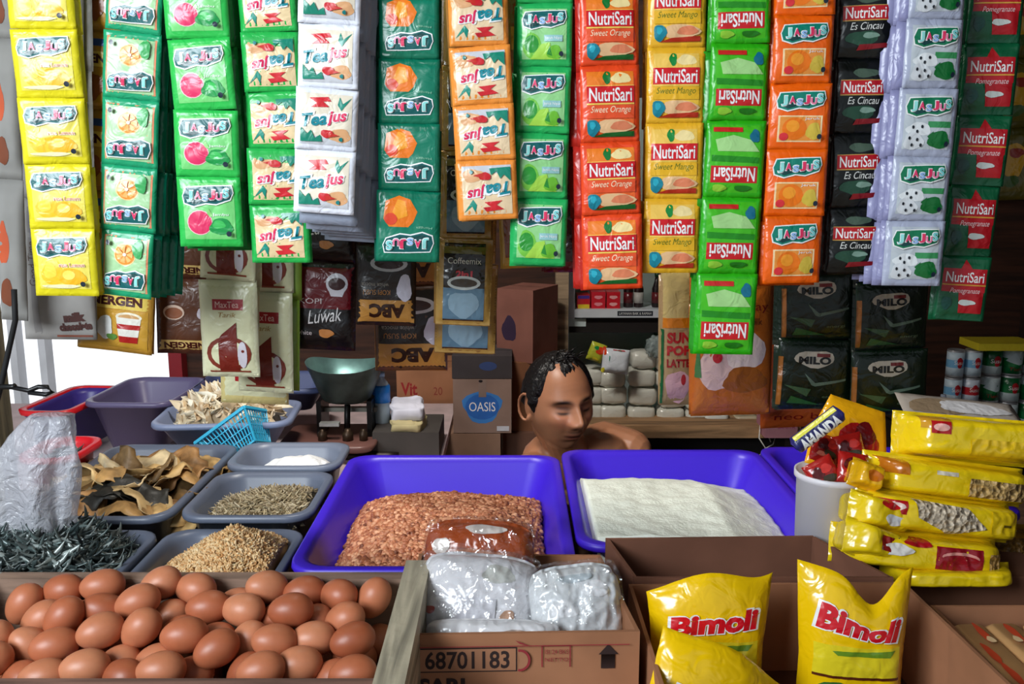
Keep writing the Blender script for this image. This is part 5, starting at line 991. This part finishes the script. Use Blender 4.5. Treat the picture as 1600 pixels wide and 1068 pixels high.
# blue lattice basket leaning on the crackers
b = MB(); cy_ = M((60, 186, 226), 'plastic'); wT, hT, dB = .145, .10, .075; wB, hB_ = .10, .07
def lerp(a, b_, t): return tuple(a[i] + (b_[i] - a[i]) * t for i in range(3))
T = [(-wT / 2, -hT / 2, dB), (wT / 2, -hT / 2, dB), (wT / 2, hT / 2, dB), (-wT / 2, hT / 2, dB)]; Bq = [(-wB / 2, -hB_ / 2, 0), (wB / 2, -hB_ / 2, 0), (wB / 2, hB_ / 2, 0), (-wB / 2, hB_ / 2, 0)]
for i in range(4):
    j = (i + 1) % 4; n = 15 if i % 2 == 0 else 9
    b.bar(T[i], T[j], .007, cy_, .007); b.bar(Bq[i], Bq[j], .004, cy_); b.bar(T[i], Bq[i], .004, cy_)
    for k in range(1, n): b.bar(lerp(T[i], T[j], k / n), lerp(Bq[i], Bq[j], k / n), .0022, cy_)
    for k in range(1, 4): b.bar(lerp(T[i], Bq[i], k / 4), lerp(T[j], Bq[j], k / 4), .0022, cy_)
for k in range(1, 15): b.bar(lerp(Bq[0], Bq[1], k / 15), lerp(Bq[3], Bq[2], k / 15), .0022, cy_)
for k in range(1, 8): b.bar(lerp(Bq[0], Bq[3], k / 8), lerp(Bq[1], Bq[2], k / 8), .0022, cy_)
o = b.build('lattice_basket', loc=(0, 0, 0)); put(o, Matrix.Translation(W(384, 708, 2.0)) @ Matrix.Rotation(R(-36), 4, 'Y') @ Matrix.Rotation(R(-24), 4, 'X')); o.rotation_euler = o.rotation_euler
tag(o, 'sky blue lattice basket leaning between the crackers and the fish slabs', 'basket')
# ================================================================ the man
def head_pt(n_):
    x, y, z = n_; sg = 1 if x > 0 else -1
    X, Y, Z = .077 * x, .097 * y, .116 * z
    if z < 0: X *= 1 - .24 * (-z) ** 2.0; Y *= 1 - (.12 * (-z) ** 1.5 if y > 0 else .10 * z * z)
    if z < -.1 and y > 0: Y *= 1 - .35 * min(1, (-z - .1) / .6)
    if z > 0: X *= 1 + .05 * z
    if y < 0:
        f = lambda cx, cz, sx, sz, a: a * math.exp(-((X - cx) / sx) ** 2 / 2 - ((Z - cz) / sz) ** 2 / 2)
        a = abs(X); fa = lambda cx, cz, sx, sz, am: am * math.exp(-((a - cx) / sx) ** 2 / 2 - ((Z - cz) / sz) ** 2 / 2)
        d = 0
        d += f(0, -.023, .0115, .011, .021) + f(0, -.006, .008, .015, .013) + f(0, .008, .007, .014, .006)
        d += fa(.0165, -.026, .006, .007, .012) - fa(.007, -.035, .003, .0025, .004)
        d += fa(.030, .030, .018, .006, .0055) + f(0, .03, .012, .01, .002)
        d -= fa(.031, .010, .0145, .011, .014); d += fa(.031, .008, .010, .0065, .0065); d -= fa(.031, .0005, .011, .0018, .0022); d -= fa(.031, .017, .012, .002, .0018); d += fa(.031, -.008, .011, .003, .0012)
        d += fa(.045, -.018, .015, .015, .008); d -= fa(.026, -.045, .004, .012, .003)
        w_ = math.exp(-(a / .021) ** 4)
        d += .009 * w_ * math.exp(-((Z + .0530) / .0045) ** 2 / 2) + .0105 * w_ * math.exp(-((Z + .0655) / .005) ** 2 / 2) - .0045 * w_ * math.exp(-((Z + .0592) / .0016) ** 2 / 2)
        d += f(0, -.047, .016, .01, .004) - f(0, -.077, .014, .004, .005) + f(0, -.098, .016, .011, .009)
        for zz in (.052, .062, .071): d -= .0007 * math.exp(-((Z - zz - .002 * math.cos(X * 60)) / .0016) ** 2) * math.exp(-(a / .035) ** 4)
        Y -= d * min(1, max(0, -y * 2.2))
    return X, Y, Z
HC = W(873, 628, 2.13); HM = Matrix.Translation(HC) @ Euler((0, 0, R(24))).to_matrix().to_4x4() @ Euler((0, R(-3), 0)).to_matrix().to_4x4() @ Euler((R(4), 0, 0)).to_matrix().to_4x4()
NU, NV = 180, 130
def sph():
    vs = []; fs = []
    for j in range(NV + 1):
        th = math.pi * j / NV
        for i in range(NU): ph = 2 * math.pi * i / NU; vs.append((math.sin(th) * math.cos(ph), math.sin(th) * math.sin(ph), math.cos(th)))
    for j in range(NV):
        for i in range(NU): fs.append((j * NU + i, (j + 1) * NU + i, (j + 1) * NU + (i + 1) % NU, j * NU + (i + 1) % NU))
    return vs, fs
svs, sfs = sph(); skin = M((186, 124, 88), 'skin')
mb = MB(); mb.add([head_pt(v) for v in svs], sfs, skin, HM)
for s_ in (-1, 1):  # ears: rim ring + bowl
    ring = []; 
    for k in range(13): a = R(-150 + 300 * k / 12); ring.append(Vector((s_ * (.083 + .010 * math.cos(a)), .016 + .017 * math.cos(a), -.004 + .034 * math.sin(a))))
    tb = MB(); tb.tube([HM @ q for q in ring], [.0042] * 13, skin, 8); mb.add(tb.v, tb.f, skin)
    tb = MB(); tb.lathe([(.001, -.004), (.016, -.003), (.018, .001), (.012, .003)], skin, HM @ Matrix.Translation((s_ * .077, .016, .0)) @ Matrix.Rotation(R(90), 4, 'Y') @ Matrix.Diagonal((1.5, .8, 1, 1)), 20); mb.add(tb.v, tb.f, skin)
    e = item_ell(.0075, .006, .009, 10, 8); mb.add([tuple(HM @ (Vector(q) + Vector((s_ * .078, .006, -.030)))) for q in e[0]], e[1], skin)
def caps(pts, rs):
    P = []; Rr = []
    for i in range(len(pts) - 1):
        a, b_ = Vector(pts[i]), Vector(pts[i + 1]); n = max(2, int((b_ - a).length / .02))
        for k in range(n): P.append(a.lerp(b_, k / n)); Rr.append(rs[i] + (rs[i + 1] - rs[i]) * k / n)
    P.append(Vector(pts[-1])); Rr.append(rs[-1]); d0 = (P[1] - P[0]).normalized(); d1 = (P[-1] - P[-2]).normalized()
    A = [P[0] - d0 * Rr[0] * q for q in (.97, .8, .45)]; B = [P[-1] + d1 * Rr[-1] * q for q in (.45, .8, .97)]
    tb = MB(); tb.tube(A + P + B, [Rr[0] * .24, Rr[0] * .6, Rr[0] * .89] + Rr + [Rr[-1] * .89, Rr[-1] * .6, Rr[-1] * .24], skin, 16); mb.add(tb.v, tb.f, skin)
nb = HM @ Vector((0, .035, -.06)); nk = W(893, 712, 2.24)
caps([nb, nb.lerp(nk, .5), nk], [.055, .052, .058])
sR = W(822, 742, 2.16); sL = W(985, 703, 2.27); ch = Vector((.17, 2.26, .70)); pel = Vector((.20, 2.40, .42))
caps([HM @ Vector((0, -.01, -.075)), nk], [.045, .052])
caps([nk, W(945, 694, 2.32), sL], [.056, .064, .056]); caps([nk, W(855, 728, 2.22), sR], [.055, .050, .052])
caps([nk + Vector((0, .03, -.06)), ch + Vector((0, .05, 0)), pel], [.095, .125, .125])
for dx in (-.065, .065): caps([ch + Vector((dx, -.02, .06)), ch + Vector((dx, .0, -.05)), pel + Vector((dx * .9, 0, .05))], [.085, .10, .115])
for dx in (-.09, .10): caps([nk + Vector((dx, .03, -.06)), ch + Vector((dx * .8, .02, 0))], [.065, .09])
hands = []
for s_, sh_ in ((-1, sR), (1, sL)):
    el = Vector((.17 + s_ * .25, 2.13 + (.02 if s_ > 0 else 0), .56)); wr = Vector((.17 + s_ * .13, 1.99 + .06, .60)) + Vector((0, .02, -.02))
    caps([sh_, sh_.lerp(el, .5), el], [.052, .045, .037]); caps([el, el.lerp(wr, .35), wr], [.038, .038, .025])
    pd = Vector((-s_ * .6, -.2, -.5)).normalized(); pm = wr + pd * .05; side = Vector((0, 1, -.3)).normalized()
    for q in (-.022, -.007, .008, .022): caps([wr, wr + pd * .08 + side * q], [.016, .013])
    for k, (q, ln) in enumerate(((-.027, .062), (-.009, .074), (.009, .07), (.026, .054))):
        f0 = wr + pd * .082 + side * q; f1 = f0 + pd * ln * .45 + Vector((0, 0, -.004)); f2 = f1 + (pd + Vector((0, 0, -.7))).normalized() * ln * .33; f3 = f2 + Vector((s_ * .2, 0, -1)).normalized() * ln * .25
        caps([f0, f1, f2, f3], [.0092, .0086, .0078, .0068])
    th0 = wr + pd * .03 - side * .028; caps([wr + pd * .01, th0, th0 + (pd - side * .9).normalized() * .032, th0 + (pd - side * .5).normalized() * .06], [.014, .012, .0105, .0085])
for s_ in (-1, 1):
    hip = pel + Vector((s_ * .085, 0, -.02)); kn = Vector((.20 + s_ * .17, 2.06, .47)); an = Vector((.20 + s_ * .15, 2.12, .09)); toe = an + Vector((s_ * .03, -.16, -.055))
    caps([hip, hip.lerp(kn, .5), kn], [.082, .072, .054]); caps([kn, kn.lerp(an, .35), an], [.05, .052, .034]); caps([an + Vector((0, .03, -.045)), an + Vector((0, -.04, -.04)), toe], [.034, .032, .024])
me = mb.mesh('tmp'); o = bpy.data.objects.new('tmp', me); COL.objects.link(o)
rm = o.modifiers.new('r', 'REMESH'); rm.mode = 'VOXEL'; rm.voxel_size = .0029; rm.use_smooth_shade = True
s2 = o.modifiers.new('s', 'SMOOTH'); s2.factor = .5; s2.iterations = 3
dg = bpy.context.evaluated_depsgraph_get(); pm_ = bpy.data.meshes.new_from_object(o.evaluated_get(dg)); bpy.data.objects.remove(o)
pm_.name = 'person'; n = len(pm_.vertices); co = np.empty(n * 3); pm_.vertices.foreach_get('co', co); co = co.reshape(-1, 3)
hi = np.array(HM.inverted()); lc = co @ hi[:3, :3].T + hi[:3, 3]; X, Y, Z = lc.T; A = abs(X); front = (Y < -.03) & (abs(Z) < .13)
def mixc(base, col, m): return base * (1 - m[:, None]) + np.array(lin(col)[:3]) * m[:, None]
C = np.tile(np.array(lin((196, 134, 98))[:3]), (n, 1))
G = lambda c, s, q: np.exp(-((q - c) / s) ** 2)
C = mixc(C, (206, 120, 92), .5 * G(.035, .02, A) * G(-.02, .02, Z) * front)
C = mixc(C, (104, 68, 54), .6 * np.exp(-(A / .034) ** 4) * G(-.075, .032, Z) * front)
C = mixc(C, (134, 66, 56), .9 * np.exp(-(A / .022) ** 6) * G(-.0592, .0085, Z) * front)
C = mixc(C, (40, 16, 14), 1.0 * np.exp(-(A / .024) ** 6) * G(-.0592, .0028, Z) * front)  # shade in the crease between the lips, painted as a dark line
C = mixc(C, (60, 38, 32), .75 * np.exp(-(A / .024) ** 4) * G(-.0455, .0045, Z) * front)
C = mixc(C, (20, 12, 10), 1.0 * np.exp(-((A - .032) / .019) ** 4) * G(0, .0062, Z - .0295 + .12 * (A - .032) - 0 * Z + 2.2 * (A - .032) ** 2 * 4) * front)
C = mixc(C, (16, 10, 10), 1.0 * np.exp(-((A - .031) / .0135) ** 4) * G(.0010, .0034, Z - 12 * (A - .031) ** 2) * front)
C = mixc(C, (110, 62, 48), .7 * np.exp(-((A - .031) / .015) ** 4) * G(.015, .006, Z) * front)  # eye socket shade painted into the skin colour
C = mixc(C, (40, 18, 16), 1.0 * G(.008, .005, A) * G(-.0355, .0042, Z) * front)  # darkness of the nostril hollows painted into the colour
at = pm_.attributes.new('pigment_shade', 'FLOAT_COLOR', 'POINT'); at.data.foreach_set('color', np.concatenate([C, np.ones((n, 1))], 1).astype('f').ravel())  # skin's own colours plus painted shade of sockets, nostrils and mouth
pm_.materials.clear(); pm_.materials.append(skin)
pers = bpy.data.objects.new('person', pm_); COL.objects.link(pers); pers.location = (pel.x, pel.y, 0); pm_.transform(Matrix.Translation((-pel.x, -pel.y, 0)))
tag(pers, 'bare-shouldered man with receding black hair looking down behind the purple trays', 'person')
# hair shell
vs = []
for v in svs:
    x, y, z = v; p = Vector(head_pt(v)); q = head_pt(v); a = math.degrees(math.atan2(abs(x), -y))    # 0 front, 180 back
    if a < 62: line = .086 - .010 * math.cos(R(a * 6)) - .0 + (.012 if a < 14 else .016 * math.sin(R((a - 14) * 1.9)))
    elif a < 82: line = .055 - (a - 62) / 20 * .075
    elif a < 100: line = -.012 + (a - 82) / 18 * .045
    elif a < 125: line = .028 - (a - 100) / 25 * .05
    else: line = -.022 - (a - 125) / 55 * .03
    if a < 62: line = min(line, .104)
    k = (p.z - line) / .022; nz = noise.noise(Vector((x * 9, y * 9, z * 9))); k = k + .35 * nz; k = max(-1, min(1, k)); off = .0085 * k + .002 * nz * (k > 0) + (.0035 if y > -.2 else 0) * max(0, k)
    if k < 0: off = .010 * k
    d = Vector((x, y, z)).normalized(); vs.append(tuple(p + d * off))
mb = MB(); mb.add(vs, sfs, M((16, 13, 13), 'hair'), HM)
rr = random.Random(2)
for i in range(26):
    a0 = Vector((rr.uniform(-.02, .045), rr.uniform(-.04, .02), .118)); d = Vector((rr.uniform(.1, .6), rr.uniform(-.6, 0), rr.uniform(.2, .7))).normalized() * rr.uniform(.012, .026)
    tb = MB(); tb.tube([HM @ a0, HM @ (a0 + d * .6), HM @ (a0 + d + Vector((.006, 0, -.002)))], [.0022, .0016, .0004], M((16, 13, 13), 'hair'), 5); mb.add(tb.v, tb.f, M((16, 13, 13), 'hair'))
hr = mb.build('hair', pers)
# shorts and stool
mb = MB(); mb_, mb2 = mb, None
def caps2(T_, pts, rs, m):
    tb = MB(); P = []; Rr = []
    for i in range(len(pts) - 1):
        for k in range(6): P.append(Vector(pts[i]).lerp(Vector(pts[i + 1]), k / 6)); Rr.append(rs[i] + (rs[i + 1] - rs[i]) * k / 6)
    P.append(Vector(pts[-1])); Rr.append(rs[-1]); T_.tube(P, Rr, m, 18)
sm_ = M((44, 50, 70), 'matte'); mb = MB(); caps2(mb, [pel + Vector((0, -.03, .10)), pel + Vector((0, 0, -.05))], [.175, .185], sm_)
for s_ in (-1, 1): hip = pel + Vector((s_ * .085, 0, -.02)); kn = Vector((.20 + s_ * .17, 2.06, .47)); caps2(mb, [hip, hip.lerp(kn, .75)], [.098, .085], sm_)
mb.build('shorts', pers)
t = empty('low_stool', (pel.x, pel.y, 0), 'low wooden stool the man sits on', 'stool')
MB().box(pel.x - .17, pel.x + .17, pel.y - .15, pel.y + .15, .245, .275, M((120, 84, 56), 'wood')).build('seat', t)
for sx in (-.14, .14):
    for sy in (-.12, .12): MB().box(pel.x + sx - .018, pel.x + sx + .018, pel.y + sy - .018, pel.y + sy + .018, 0, .245, M((110, 76, 50), 'wood')).build('leg', t)
